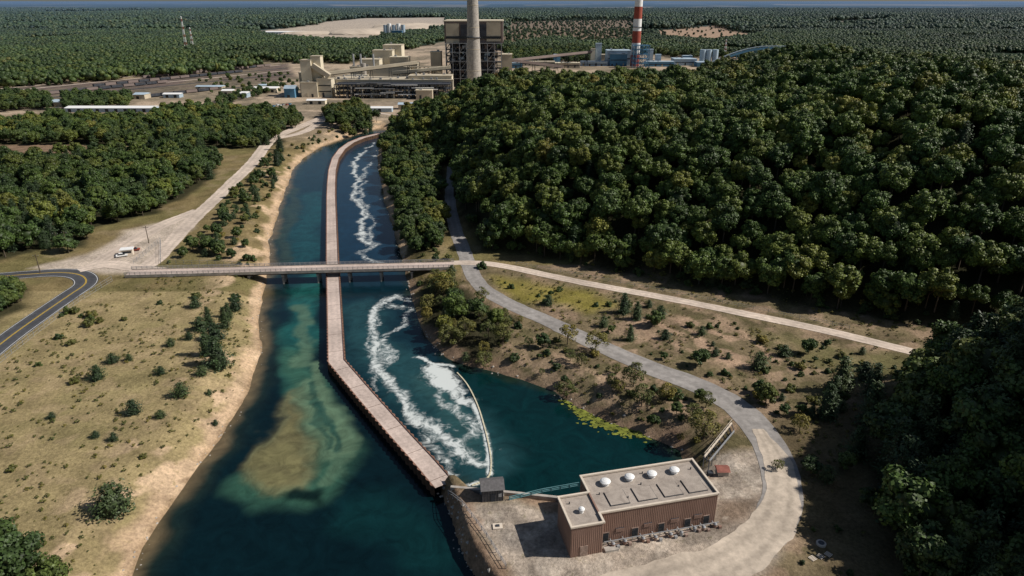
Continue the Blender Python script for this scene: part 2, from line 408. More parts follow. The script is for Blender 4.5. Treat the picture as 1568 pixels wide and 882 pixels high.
for a_, k_ in (([(478,560),(490,600),(520,650),(522,690)], .85), ([(462,590),(485,640),(500,700)], .8), ([(460,470),(468,520),(458,560)], .6), ([(500,600),(530,640),(535,680),(505,735)], .5)):
    path(a_, 3.4, (.10,.165,.10), k_, (wx2, wy2))
path([(492,620),(507,660),(512,690)], 1.6, (.004,.04,.036), .6, (wx2, wy2)); path([(475,590),(488,625),(494,690)], 1.4, (.01,.05,.04), .6, (wx2, wy2))
d = sdist(wx2, wy2, GL([(449,600),(438,640),(402,680),(388,706),(390,738),(420,750),(462,744),(476,715),(472,680),(466,640),(458,608)], WZ))
paint((1-sst(-4, 3.5, d))*.95, (.17,.155,.07)); paint((1-sst(-1, 1.6, np.abs(d+.5)))*.4, (.20,.21,.11))
paint((1-sst(-4, 1, d))*sst(.5,.66,fbm(Xf,Yf,4,4,77))*.5, (.09,.08,.04))
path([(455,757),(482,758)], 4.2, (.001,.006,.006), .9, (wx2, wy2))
path([(560,470),(580,540),(640,600),(700,650),(740,700)], 12, (.016,.058,.064), .8)
path([(650,570),(680,620),(725,690)], 6, (.03,.085,.085), .6, (wx2, wy2))
path([(560,780),(640,800),(680,850)], 10, (.003,.026,.027), .7)
sd = -sdist(Xf, Yf, WATER); sn = sd+(fbm(Xf, Yf, 8, 3, 80)-.5)*5
lft = (Xf < -47)*(~r)
paint(lft*(1-sst(0, 9, sn))*.6, (.024,.038,.024)); paint(lft*(1-sst(0, 4.5, sn))*.85, (.15,.11,.06))
paint(r*(1-sst(0, 4, sn))*.5, (.02,.026,.012))
fo = np.zeros(Xf.size)
def foam(pts, w, k, W=0):
    global fo
    A, B = ((Xf, Yf), (wx2, wy2), (wx3, wy3))[W]
    d = dpoly(A, B, GL(pts, WZ)); fo = np.maximum(fo, (1-sst(0, w, d))*k)
foam([(578,218),(560,230),(540,248),(548,272),(543,300),(560,328),(550,352),(562,375)], 3.6, .95, 1)
foam([(585,230),(560,262),(558,300),(572,345),(560,390),(585,412)], 3.4, .75, 2)
foam([(612,452),(580,470),(568,500),(582,530),(575,560),(600,590),(622,610),(628,632),(664,660),(700,690),(738,716)], 3.4, .95, 1)
foam([(605,465),(640,480),(600,515),(585,560)], 3.2, .75, 2); foam([(560,500),(590,545),(570,600)], 2.4, .65, 2)
foam([(600,600),(640,650),(720,712)], 3.6, .7, 2); foam([(610,455),(635,462)], 2.5, .9, 1)
foam([(655,562),(672,575),(692,592)], 6.0, 1.5, 1); foam([(690,590),(715,615)], 4.8, 1.1, 1); foam([(642,547),(660,556),(690,560)], 2.2, 1.2, 1)
foam([(690,620),(700,650),(735,690)], 4, .7, 2); foam([(665,600),(690,640)], 4, .7, 2); foam([(725,620),(742,660),(748,690),(750,725)], 1.6, 1.1, 0)
foam([(745,735),(715,745)], 1.6, 1.1, 0)
fo *= r
me = np_mesh('water', np.stack([Xf, Yf, np.full(Xf.size, WZ)], 1), grid(len(ys), 480), smooth=True)
colattr(me, 'wcol', C)
at = me.attributes.new('foam', 'FLOAT', 'POINT'); at.data.foreach_set('value', fo.astype(np.float32))
me.materials.append(M['water']); link('river_water', me)

# ---------------------------------------------------------------- roads
def smooth_line(P, step=2.0, cr=True):
    P = [np.array(p, float) for p in P]; out = []
    for i in range(len(P)-1):
        p0 = P[max(i-1, 0)]; p1 = P[i]; p2 = P[i+1]; p3 = P[min(i+2, len(P)-1)]
        n = max(int(np.linalg.norm(p2-p1)/step), 1)
        for k in range(n):
            t = k/n
            out.append(.5*((2*p1)+(-p0+p2)*t+(2*p0-5*p1+4*p2-p3)*t*t+(-p0+3*p1-3*p2+p3)*t**3) if cr else p1+(p2-p1)*t)
    out.append(P[-1]); return np.array(out)
def ribbon(name, P, w, mat, off=.08, jag=.25, lat=0.0, step=2.0, nc=6, zfix=None, parent=None, cr=True):
    L = smooth_line(P, step, cr); T = np.gradient(L, axis=0); T /= np.linalg.norm(T, axis=1)[:, None]
    Nn = np.stack([-T[:,1], T[:,0]], 1); n = len(L)
    w = np.interp(np.linspace(0, 1, n), np.linspace(0, 1, len(w)), w) if hasattr(w, '__len__') else np.full(n, w)
    a = np.linspace(-.5, .5, nc+1); s = np.cumsum(np.r_[0, np.linalg.norm(np.diff(L, axis=0), axis=1)])
    V = []; UV = []
    for j, k in enumerate(a):
        wj = k*w
        if abs(k) == .5: wj = wj+np.sign(k)*(fbm(s, s*0+j*3.3, 4, 3, 90+j)-.5)*2*jag
        p = L+Nn*(wj+lat)[:, None]
        z = height(p[:,0], p[:,1])+off if zfix is None else np.full(n, zfix)
        V.append(np.c_[p, z]); UV.append(np.c_[np.full(n, k+.5), s])
    V = np.stack(V, 1).reshape(-1, 3); UV = np.stack(UV, 1).reshape(-1, 2)
    Q = grid(n, nc+1)
    me = np_mesh(name, V, Q, smooth=False)
    uv = me.uv_layers.new(name='UVMap'); li = np.empty(len(me.loops), np.int32); me.loops.foreach_get('vertex_index', li)
    uv.data.foreach_set('uv', UV[li].astype(np.float32).ravel())
    me.materials.append(M[mat])
    o = link(name, me, parent)
    if me.polygons[0].normal.z < 0: me.flip_normals()
    return o
R1 = GL([(692,255),(690,285),(690,315),(698,352),(712,388),(724,420),(742,443),(780,466),(840,493),(905,524),(980,558),(1060,588),(1120,618),(1162,658),(1190,710),(1197,765),(1172,818),(1110,862),(1010,895),(900,930)])
ribbon('gravel_road', R1, [6,6,6,6,6.3,6.5,7,7.5,8.5,8.5,8.5], 'gravel', .07, .4)
ribbon('gravel_road', R1[13:], [3,6.5,8,9,10,11,11], 'sandroad', .11, .9)
R2 = GL([(690,402),(720,402),(770,407),(900,435),(1050,463),(1200,493),(1320,520),(1432,546)])
ribbon('gravel_road', R2, 5, 'dirt', .10, .25)
RD = GL([(205,418),(238,398),(262,372),(300,332),(345,290),(388,248),(415,215),(455,196),(495,180)])
ribbon('dirt_road', RD, [7,8,8,9,9,10,10], 'dirt', .10, .5)
ribbon('dirt_road', GL([(120,414),(165,405),(205,410),(250,415)]), [6,8,7,6], 'dirt', .12, .5)
ribbon('dirt_road', GL([(140,408),(190,378),(240,348),(305,322)]), [6,8,9,8], 'dirt', .085, .8)
ribbon('dirt_road', GL([(425,212),(470,200),(520,170),(600,176)]), [8,8,6,6], 'dirt', .085, .5)
AS = GL([(-160,665),(-80,595),(0,528),(60,484),(105,453),(131,434),(124,422),(92,418),(40,421),(-80,430)])
ribbon('asphalt_road', AS, 8.5, 'asph', .10, .1)
ribbon('center_line', AS, .2, 'yellow', .13, 0, .17, nc=1); ribbon('center_line', AS, .2, 'yellow', .13, 0, -.17, nc=1)
ribbon('edge_line', AS, .16, 'white', .13, 0, 3.8, nc=1); ribbon('edge_line', AS, .16, 'white', .13, 0, -3.8, nc=1)

# ---------------------------------------------------------------- sheet pile walkway
def walkway():
    L = smooth_line(WALK, .55, False); T = np.gradient(L, axis=0)
    T = np.stack([np.convolve(np.pad(T[:,i], 3, 'edge'), np.ones(7)/7, 'valid') for i in (0, 1)], 1)
    T /= np.linalg.norm(T, axis=1)[:, None]; Nn = np.stack([-T[:,1], T[:,0]], 1); n = len(L); z = -2.0
    mb = MB(['conc', 'rust', 'rustcap'])
    tog = np.where((np.arange(n)//2) % 2, .32, 0)
    for sgn in (-1, 1):
        inn = L+Nn*sgn*2.3; mid = L+Nn*(sgn*(2.45+tog))[:, None]
        for i in range(n-1):
            a, b_ = inn[i], inn[i+1]; c, d = mid[i], mid[i+1]
            mb.add([(*a, z), (*b_, z), (*b_, z+.22), (*a, z+.22), (*c, z+.22), (*d, z+.22)], [(0,1,2,3), (3,2,5,4)], 'rustcap')
            mb.add([(*c, z+.22), (*d, z+.22), (*d, WZ-3), (*c, WZ-3)], [(0,1,2,3)], 'rust')
    o = mb.obj('sheet_pile_breakwater')
    ribbon('walkway_deck', WALK, 4.66, 'conc', 0, 0, step=.55, nc=4, zfix=z, parent=o, cr=False)
    mb = MB(['concrete', 'rust'])
    for i in range(20, n-4, 22):
        a = L[i]-Nn[i]*2.25; b_ = L[i]+Nn[i]*2.25
        mb.beam((*a, z+.008), (*b_, z+.008), .12, .02, 'rust')
    mb.obj('deck_joints', o)
walkway()

# ---------------------------------------------------------------- bridge
def bridge():
    A = np.array(G(268,415,1.2)); B = np.array(G(672,405,1.2)); d = (B-A); Ln = np.linalg.norm(d); ang = math.atan2(d[1], d[0])
    mb = MB(['conc', 'concrete', 'rust', 'steel', 'dark']); mb.T = (A[0], A[1], ang)
    mb.box(-18, Ln+6, -3.1, 3.1, .35, .95, 'conc')
    for s in (-1, 1):
        y0 = s*3.1; mb.box(-18, Ln+6, min(y0, y0+s*.25), max(y0, y0+s*.25), .15, 1.25, 'concrete')
        mb.box(0, Ln, s*2-.2, s*2+.2, -.6, .35, 'rust')
        k = -18
        while k < Ln+6:
            mb.box(k-.07, k+.07, s*3.22-.07, s*3.22+.07, 1.25, 2.3, 'steel'); k += 2
        for zz in (1.65, 2.0, 2.32): mb.box(-18, Ln+6, s*3.22-.05, s*3.22+.05, zz-.05, zz+.05, 'steel')
    for px in (352, 386, 436, 488, 535, 583, 630):
        x = PX(px, 255, -1)-A[0]
        mb.box(x-.5, x+.5, -3.0, 3.0, -1.2, -.6, 'concrete')
        for y in (-2.4, 0, 2.4): mb.cyl(x, y, -9, -1.2, .42, .42, 10, 'concrete')
    mb.box(-1.5, 0, -3.4, 3.4, -3, .35, 'concrete'); mb.box(Ln, Ln+1.5, -3.4, 3.4, -3, .35, 'concrete')
    mb.obj('road_bridge')
bridge()

# ---------------------------------------------------------------- pump house
ANG = math.atan2(5.8, 24.9)
def pump_house():
    mb = MB(['siding', 'roof', 'cream', 'concrete', 'glass', 'aluv', 'steel', 'dark', 'red', 'teal', 'pipe'])
    mb.T = (17.1, 106.1, ANG); gz = -.4
    P = [(-6.5,-2.6),(0,-2.6),(0,0),(25.6,0),(25.6,11.5),(0,11.5),(0,6.2),(-6.5,6.2)]
    n = len(P)
    for i in range(n):
        (x0, y0), (x1, y1) = P[i], P[(i+1) % n]
        mb.add([(x0,y0,gz),(x1,y1,gz),(x1,y1,7.45),(x0,y0,7.45)], [(0,1,2,3)], 'siding')
        L = math.hypot(x1-x0, y1-y0); ux, uy = (x1-x0)/L, (y1-y0)/L; nx, ny = uy, -ux
        k = .25
        while k < L-.1:
            cx, cy = x0+ux*k, y0+uy*k; e = .045
            a = (cx-ux*.08, cy-uy*.08); b_ = (cx+ux*.08, cy+uy*.08); c = (cx+ux*.05+nx*e, cy+uy*.05+ny*e); d = (cx-ux*.05+nx*e, cy-uy*.05+ny*e)
            mb.add([(*q, gz+.3) for q in (a, b_, c, d)]+[(*q, 7.2) for q in (a, b_, c, d)], mb.BF, 'siding'); k += .4
        e = .22
        q = [(x0-ux*e+nx*e, y0-uy*e+ny*e), (x1+nx*e, y1+ny*e), (x1-nx*.2, y1-ny*.2), (x0-ux*e-nx*.2, y0-uy*e-ny*.2)]
        zt = 7.62+.004*i
        mb.add([(*w, 7.25) for w in q]+[(*w, zt) for w in q], mb.BF, 'cream')
        q = [(x0+nx*.06, y0+ny*.06), (x1+nx*.06, y1+ny*.06), (x1, y1), (x0, y0)]
        mb.add([(*w, gz) for w in q]+[(*w, .25+gz) for w in q], mb.BF, 'concrete')
    mb.add([(-6.5,-2.6,7.1),(0,-2.6,7.1),(0,6.2,7.1),(-6.5,6.2,7.1)], [(0,1,2,3)], 'roof')
    mb.add([(0,0,7.1),(25.6,0,7.1),(25.6,11.5,7.1),(0,11.5,7.1)], [(0,1,2,3)], 'roof')
    mb.box(-.15, .15, .2, 6.0, 7.1, 7.5, 'siding')
    for x0 in (3.0, 8.9, 14.6, 20.0):
        mb.box(x0, x0+4.2, 1.6, 5.8, 7.1, 7.24, 'dark'); mb.box(x0+.12, x0+4.08, 1.72, 5.68, 7.24, 7.34, 'roof')
    for x, y, r in ((4.3,8.3,.95),(9.8,8.6,.9),(14.8,8.5,.9),(20.0,8.6,.9),(-3.2,1.4,.55)):
        mb.cyl(x, y, 7.1, 7.75, r*.8, r*.8, 18, 'aluv'); mb.cyl(x, y, 7.75, 7.95, r*1.15, r*1.2, 18, 'aluv')
        mb.cyl(x, y, 7.95, 8.2, r*1.2, r*.85, 18, 'aluv'); mb.cyl(x, y, 8.2, 8.35, r*.85, r*.3, 18, 'aluv')
    for x, y in ((7.3,3.2),(13.2,9.8),(18.8,4.0),(23.9,8.8),(2,5.5),(-4.8,4.2),(11.5,6.5)):
        mb.cyl(x, y, 7.1, 7.6, .13, .13, 8, 'dark')
    for x in (1.6, 7.9, 13.6, 19.4, 23.6):
        mb.box(x-.75, x+.75, -.14, -.02, gz+.2, 2.3, 'pipe'); mb.box(x-.62, x+.62, -.18, -.13, gz+.25, 2.15, 'glass')
    for x in (4.6, 10.6, 16.4, 21.6):
        mb.box(x-.9, x+.9, -.15, -.02, 2.0, 2.9, 'dark')
        for j in range(5): mb.box(x-.9, x+.9, -.22, -.15, 2.05+j*.17, 2.12+j*.17, 'siding')
    mb.box(-4.6, -3.0, -2.74, -2.62, gz+.2, 2.4, 'pipe')
    mb.box(.3, 27.3, -3.4, 0, gz-.2, gz+.3, 'concrete')
    zp = gz+.3
    for x in (2.6, 5.2, 9.0, 11.6, 14.9, 17.2, 20.4, 22.3, 25.0):
        j = random.uniform(-.3, .3); mm = random.choice(['siding', 'pipe', 'steel'])
        mb.cyl(x, -1.7+j, zp, zp+1.0, .34, .34, 12, mm); mb.cyl(x, -1.7+j, zp+1.0, zp+1.3, .42, .2, 12, 'steel')
        mb.beam((x, -1.7+j, zp+.6), (x, -.1, zp+.6), .18, .18, 'steel')
        mb.box(x+.6, x+1.2, -2.4+j, -1.9+j, zp, zp+.7, random.choice(['pipe', 'siding', 'red', 'steel']))
    mb.beam((1, -1.0, zp+.9), (26, -1.0, zp+.9), .16, .16, 'steel'); mb.beam((1, -1.45, zp+.35), (22, -1.45, zp+.35), .14, .14, 'pipe')
    for x in range(1, 27, 2): mb.box(x-.05, x+.05, -1.06, -.94, zp, zp+.85, 'steel')
    mb.box(.6, 3.4, -3.0, -1.8, zp, zp+.5, 'concrete')
    mb.obj('pump_house')
pump_house()
def shed():
    x, y = G(755, 768); mb = MB(['wood', 'steel', 'dark', 'concrete']); mb.T = (x, y, .12)
    mb.box(-2.6, 2.6, 0, 4.4, -1.5, -.3, 'concrete'); mb.box(-2.3, 2.3, .2, 4.2, -.3, 3.0, 'wood')
    mb.add([(-2.6,-.1,2.9),(2.6,-.1,2.9),(2.6,4.5,2.9),(-2.6,4.5,2.9),(-2.6,2.2,4.1),(2.6,2.2,4.1)], [(0,1,5,4),(2,3,4,5),(3,0,4),(1,2,5),(3,2,1,0)], 'wood')
    for k in range(9): mb.box(-2.3+k*.55, -2.22+k*.55, .14, .2, -.3, 2.9, 'dark')
    mb.box(-.5, .5, .1, .16, -.3, 1.8, 'dark'); mb.box(1.2, 1.9, .1, .17, 1, 1.8, 'steel')
    mb.obj('equipment_shed')
shed()

def fence(name, P, h=1.2, step=2.5, m='steel', rails=(1, .5), r=.06, z0=None, par=None):
    L = smooth_line(P, step, False); mb = MB([m]); zz = height(L[:,0], L[:,1]) if z0 is None else np.full(len(L), z0)
    for i, (x, y) in enumerate(L):
        mb.box(x-r, x+r, y-r, y+r, zz[i]-.1, zz[i]+h, 0)
        if i:
            for k in rails: mb.beam((*L[i-1], zz[i-1]+h*k), (x, y, zz[i]+h*k), r*1.2, r*1.2, 0)
    return mb.obj(name)
fence('railing', GL([(780,764),(830,752),(886,742)], .2), 1.1, 2, 'teal', (1, .6, .25), .09, -.3)
fence('railing', [G(686,744), G(715,782), G(745,822), G(775,870)], 1.3, 2, 'steel', (1, .5), .07)
fence('chain_link_fence', GL([(-60,610),(0,556),(60,508),(120,462),(172,430)]), 2, 3, 'steel', (1, .5, .05), .05)
fence('chain_link_fence', GL([(205,404),(246,370),(246,404),(330,406),(395,408)]), 2, 3, 'steel', (1, .5, .05), .05)
fence('wire_fence', GL([(790,405),(950,436),(1130,470),(1300,505)]), 1.4, 5, 'steel', (1, .5), .05)
mb = MB(['concrete', 'rust']); pts = [(42.0,131),(41.2,125.2),(14.0,119.2), G(786,753), G(735,748), G(690,744)]
for a, b_ in zip(pts[:-1], pts[1:]): mb.beam((*a, -3.6), (*b_, -3.6), .7, 7.0, 'concrete')
mb.obj('retaining_wall')
mb = MB(['cream', 'steel', 'redroof', 'concrete', 'dark'])
a0 = G(1078,702,.5); a1 = G(1120,650,.5); b0 = G(1086,708,.5); b1 = G(1124,662,.5)
mb.beam((*a0, .9), (*a1, .9), .3, .45, 'cream'); mb.beam((*b0, .9), (*b1, .9), .25, .4, 'steel')
for t in np.linspace(0, 1, 9):
    p = (a0[0]+(a1[0]-a0[0])*t, a0[1]+(a1[1]-a0[1])*t); q = (b0[0]+(b1[0]-b0[0])*t, b0[1]+(b1[1]-b0[1])*t)
    mb.beam((*p, .75), (*q, .75), .15, .15, 'dark'); mb.box(p[0]-.1, p[0]+.1, p[1]-.1, p[1]+.1, -2, .8, 'steel'); mb.box(q[0]-.1, q[0]+.1, q[1]-.1, q[1]+.1, -2, .8, 'steel')
    mb.box(p[0]-.04, p[0]+.04, p[1]-.04, p[1]+.04, 1.1, 2.1, 'cream')
mb.beam((*a0, 2.1), (*a1, 2.1), .08, .08, 'cream')
x, y = G(1105, 726); mb.box(x-1.2, x+1.2, y-1.1, y+1.1, -.3, 1.5, 'concrete')
mb.add([(x-1.5,y-1.4,1.5),(x+1.5,y-1.4,1.5),(x+1.5,y+1.4,1.5),(x-1.5,y+1.4,1.5),(x-1.5,y,2.1),(x+1.5,y,2.1)], [(0,1,5,4),(2,3,4,5),(3,0,4),(1,2,5),(3,2,1,0)], 'redroof')
mb.box(x-3.4, x-2.2, y-1, y+.2, -.3, 1.0, 'dark')
mb.obj('intake_trash_rake')
L = smooth_line(GL([(700,571),(716,590),(731,620),(742,655),(750,690),(752,715),(746,733),(722,744)], WZ), .8)
mb = MB(['foam'])
for i in range(len(L)-1):
    mb.beam((*L[i], WZ+.08), (*(L[i]*.08+L[i+1]*.92), WZ+.08), .34, .32, 0)
mb.obj('floating_boom')
V = []; Fq = []
for k in range(520):
    t = random.random(); P = [(868,612),(900,640),(945,657),(1000,668)]; i = min(int(t*3), 2); u = t*3-i
    px = P[i][0]*(1-u)+P[i+1][0]*u+random.gauss(0, 6); py = P[i][1]*(1-u)+P[i+1][1]*u+random.gauss(0, 4.5)
    x, y = G(px, py, WZ); r = random.uniform(.1, .75)**1.2; n = len(V); m = 8
    V += [(x+r*random.uniform(.6, 1.5)*math.cos(j*math.tau/m), y+r*random.uniform(.4, 1)*math.sin(j*math.tau/m), WZ+.02+k*.0003) for j in range(m)]; Fq.append(tuple(range(n, n+m)))
me = bpy.data.meshes.new('algae'); me.from_pydata(V, [], Fq); me.materials.append(M['algae']); link('algae_mat', me)
# rocks along the waterline
V = []; Fq = []
for seg, cnt, mx in ((LSH, 260, .45), (RSH, 300, .6), (END[6:], 90, .6)):
    L = smooth_line(seg, 1.0)
    for k in range(cnt):
        i = random.randrange(len(L)); x = L[i][0]+random.gauss(0, .9); y = L[i][1]+random.gauss(0, .9); r = random.uniform(.12, mx); n = len(V); z = max(hz(x, y), WZ-.1)
        V += [(x+r*random.uniform(.7, 1.2)*dx, y+r*random.uniform(.7, 1.2)*dy, z+r*.7*dz) for dx, dy, dz in ((1,0,0),(0,1,0),(-1,0,0),(0,-1,0),(.2,.1,.9),(0,0,-.6))]
        Fq += [(n,n+1,n+4),(n+1,n+2,n+4),(n+2,n+3,n+4),(n+3,n,n+4),(n+1,n,n+5),(n+2,n+1,n+5),(n+3,n+2,n+5),(n,n+3,n+5)]
me = bpy.data.meshes.new('rocks'); me.from_pydata(V, [], Fq); me.materials.append(M['concrete']); link('shore_rocks', me)
x, y = G(762, 806); mb = MB(['concrete', 'cream', 'dark']); mb.T = (x, y, .1); mb.box(-1, 1, -.8, .8, -.3, .15, 'cream'); mb.box(-.4, .4, -.3, .3, .15, .3, 'dark'); mb.obj('valve_pit_cover')
x, y = G(1257, 834)
mb = MB(['concrete', 'dark']); mb.cyl(x, y, 0, .5, 1.0, .95, 16, 'concrete'); mb.cyl(x, y, .5, .52, .6, .6, 16, 'dark'); mb.obj('concrete_manhole_ring')
for i, (px, py) in enumerate([(1244,856),(1256,853),(1268,850)]):
    x, y = G(px, py); mb = MB(['cream', 'wood']); mb.T = (x, y, .5+i*.1)
    for k in range(5): mb.box(-.6, .6, -.6+k*.26, -.46+k*.26, .22, .26, 'cream')
    for k in (-.55, 0, .5): mb.box(k, k+.1, -.6, .62, .1, .22, 'wood')
    mb.obj('wooden_pallet')
x, y = G(196, 390); mb = MB(['cream', 'red', 'glass', 'white']); mb.T = (x, y, .3)
mb.box(-2.2, 2.2, -1.5, 1.5, 0, 2.6, 'cream'); mb.box(-1.8, 1.8, -1.53, -1.49, 1.1, 2.0, 'glass'); mb.box(-2.6, 2.6, -1.9, 1.9, 2.6, 2.85, 'white')
mb.obj('guard_booth')
def car(px, py, ang, m):
    x, y = G(px, py); mb = MB([m, 'glass', 'dark']) if m != 'dark' else MB(['dark', 'glass']); mb.T = (x, y, ang); z = hz(x, y)+.12
    mb.box(-2.2, 2.2, -.9, .9, z+.3, z+.85, m)
    mb.add([(-1.5,-.85,z+.85),(1.2,-.85,z+.85),(1.2,.85,z+.85),(-1.5,.85,z+.85),(-1.1,-.7,z+1.4),(.5,-.7,z+1.4),(.5,.7,z+1.4),(-1.1,.7,z+1.4)], mb.BF, 'glass')
    mb.box(-1.05, .45, -.68, .68, z+1.4, z+1.45, m)
    for wx_ in (-1.4, 1.4):
        for wy_ in (-.85, .7): mb.beam((wx_, wy_, z+.32), (wx_, wy_+.16, z+.32), .64, .64, 'dark')
    mb.obj('parked_car')
car(206, 384, .3, 'red'); car(187, 393, .5, 'white')
for k in range(9): car(404+k*5+random.uniform(-1, 1), 163+random.uniform(-1, 1)-k*.3, 1.4, random.choice(['white', 'steel', 'dark', 'red', 'blue']))
def pole(px, py, h=10):
    x, y = G(px, py); mb = MB(['bark', 'steel']); mb.cyl(x, y, -.2, h, .2, .13, 8, 'bark'); mb.beam((x-1.2, y, h-.8), (x+1.2, y, h-.8), .14, .14, 'bark')
    for k in (-1, 0, 1): mb.cyl(x+k, y, h-.7, h-.4, .07, .07, 6, 'steel')
    mb.obj('utility_pole')
pole(106, 388); pole(92, 386, 9); pole(62, 418, 8); pole(228, 372, 8)

# ---------------------------------------------------------------- power station
def lattice(mb, x0, x1, y0, y1, z0, z1, nx, nz, m='dark', w=.8, deck=True):
    for y in (y0, y1):
        for i in range(nx+1):
            x = x0+(x1-x0)*i/nx; mb.box(x-w/2, x+w/2, y-w/2, y+w/2, z0, z1, m)
        for k in range(1, nz+1):
            z = z0+(z1-z0)*k/nz; mb.box(x0, x1, y-w/3, y+w/3, z-w/2, z+w/2, m)
        for i in range(0, nx, 2):
            xa = x0+(x1-x0)*i/nx; xb = x0+(x1-x0)*(i+1)/nx
            for k in range(nz): mb.beam((xa, y, z0+(z1-z0)*k/nz), (xb, y, z0+(z1-z0)*(k+1)/nz), w*.6, w*.6, m)
    if deck:
        for k in range(1, nz+1):
            z = z0+(z1-z0)*k/nz; mb.box(x0, x1, y0+w, y1-w, z-.25, z-.05, m)
def bx(mb, a, b_, top, y, d, m, z0=0, rim=True, win=0):
    z1 = PZ(top, y); zz = (z0+z1)/2; x0, x1 = PX(a, y, zz), PX(b_, y, zz)
    mb.box(x0, x1, y, y+d, z0, z1, m)
    if rim: mb.box(x0-.4, x1+.4, y-.4, y+d+.4, z1, z1+.8, 'beige2' if m == 'beige' else 'pale' if m in ('pale', 'blue') else 'beige')
    if win:
        h = z1-z0
        for k in range(1, win+1):
            z = z0+h*k/(win+1); mb.box(x0+1, x1-1, y-.25, y, z-.5, z+.6, 'glass')
    for k in range(int((x1-x0)/12)):
        xx = random.uniform(x0+2, x1-3); yy = random.uniform(y+1, y+d-3); mb.box(xx, xx+random.uniform(1.5, 3), yy, yy+2, z1+.8, z1+random.uniform(1.8, 3.2), 'steel')
    if x1-x0 > 14:
        k = x0+random.uniform(2, 5)
        while k < x1-4:
            mb.box(k, k+2.2, y-.2, y-.02, z0+.2, z0+random.uniform(3, 5), random.choice(['glass', 'dark', 'beige2'])); k += random.uniform(6, 13)
    return x0, x1, z1
PM = ['beige', 'beige2', 'brownc', 'dark', 'glass', 'pale', 'steel', 'blue', 'concrete', 'white', 'red']
mb = MB(PM)
bx(mb, 462, 478, 93, 792, 14, 'beige'); bx(mb, 478, 493, 87, 796, 12, 'beige')
bx(mb, 486, 508, 122, 788, 20, 'beige', win=2); bx(mb, 461, 486, 127, 786, 5, 'beige'); bx(mb, 459, 470, 112, 808, 20, 'beige2')
mb.beam((PX(478,794,40), 794, 34), (PX(505,794,20), 794, 22), 8, 5, 'beige2')
mb.obj('coal_transfer_tower')
mb = MB(PM)
bx(mb, 510, 694, 123, 805, 5, 'beige'); bx(mb, 510, 640, 122, 811, 30, 'beige'); bx(mb, 626, 692, 117, 812, 20, 'beige'); bx(mb, 528, 560, 118, 842, 20, 'beige2')
x0, x1 = PX(515, 782), PX(690, 782); lattice(mb, x0, x1, 778, 798, 0, 15, 26, 3)
for i in range(44):
    x = random.uniform(x0+3, x1-3); mb.cyl(x, random.uniform(779, 794), 0, random.uniform(4, 14), 1.5, 1.5, 10, random.choice(['steel', 'beige', 'concrete', 'white']))
for i in range(16):
    x = random.uniform(x0, x1-20); z = random.uniform(4, 17); mb.beam((x, 777, z), (x+random.uniform(10, 35), 777, z), .9, .9, random.choice(['steel', 'white']))
bx(mb, 637, 662, 139, 768, 8, 'beige2')
mb.obj('turbine_hall')
mb = MB(PM)
bx(mb, 537, 628, 103, 870, 9, 'beige', win=1); bx(mb, 552, 582, 92, 880, 22, 'beige', win=1); bx(mb, 572, 602, 78, 905, 19, 'beige'); bx(mb, 588, 616, 70, 925, 26, 'beige', win=2); bx(mb, 598, 627, 88, 890, 14, 'beige2')
bx(mb, 629, 640, 98, 880, 20, 'beige2')
mb.cyl(PX(560, 868), 866, 0, 30, 3, 3, 12, 'concrete')
for px in (545, 556, 575): mb.cyl(PX(px, 875), 875, 26, 40, 1.2, 1.2, 8, 'steel')
lattice(mb, PX(625, 868), PX(678, 868), 862, 870, 0, 26, 8, 4, 'beige2', .7)
mb.obj('boiler_house')
mb = MB(PM)
y = 890
zl = PZ(66, y); x0, x1 = PX(684, y, 20), PX(768, y, 20)
mb.box(x0+6, x1-8, y+8, y+45, 0, zl, 'brownc'); lattice(mb, x0, x1, y-4, y+6, 0, zl, 12, 7, 'dark', .9)
lattice(mb, x0, x1, y-6, y-5, 0, zl, 8, 5, 'steel', .6, False)
X0, X1 = x0, x1
x0, x1 = PX(680, y, 70), PX(770, y, 70)
mb.box(x0, x1, y, y+48, zl, PZ(33, y), 'brownc'); mb.box(x0+2, x0+18, y-1, y, zl, PZ(36, y), 'beige2'); mb.box(x0+20, x1-20, y-1.5, y, PZ(58, y), PZ(38, y), 'dark')
mb.box(x1-20, x1-3, y-.8, y, zl+2, PZ(34, y), 'beige2'); mb.box(x0-.5, x1+.5, y-.6, y+49, PZ(33, y), PZ(32, y)+.5, 'beige')
mb.box(x0+2, x1-2, y-1.7, y-1.5, zl+5, zl+8, 'glass')
for i in range(70):
    xx = random.uniform(X0+2, X1-6); zz = random.uniform(1, zl-6); mb.box(xx-1, xx+random.uniform(1, 8), y-3, y+4, zz, zz+random.uniform(2, 6), random.choice(['steel', 'brownc', 'brownc', 'beige2', 'pale', 'dark']))
for px, pz in ((668, 80), (776, 84)): bx(mb, px-8, px+8, pz, y+5, 15, 'beige2')
mb.obj('boiler_tower')
def conv(p, q, name='coal_conveyor', w=4, m='beige2', legs=5):
    mb = MB(PM); mb.beam(p, q, w, w*.8, m); mb.beam((p[0], p[1], p[2]-w*.55), (q[0], q[1], q[2]-w*.55), w*.7, .5, 'dark')
    for i in range(legs):
        t = (i+.5)/legs; x, y, z = [p[k]*(1-t)+q[k]*t for k in range(3)]
        for s in (-1, 1): mb.beam((x+s*3, y, 0), (x+s*.8, y, z-1), .5, .5, 'dark')
    mb.obj(name)
conv((PX(640,840,20), 840, 33), (PX(505,830,20), 800, 24)); conv((PX(770,930,40), 930, 30), (PX(862,960,20), 960, 18), m='brownc')
conv((PX(690,860,30), 860, 26), (PX(600,850,20), 855, 20), m='beige'); conv((PX(770,1000,40), 1000, 22), (PX(905,1190,20), 1190, 22), m='brownc', legs=8)
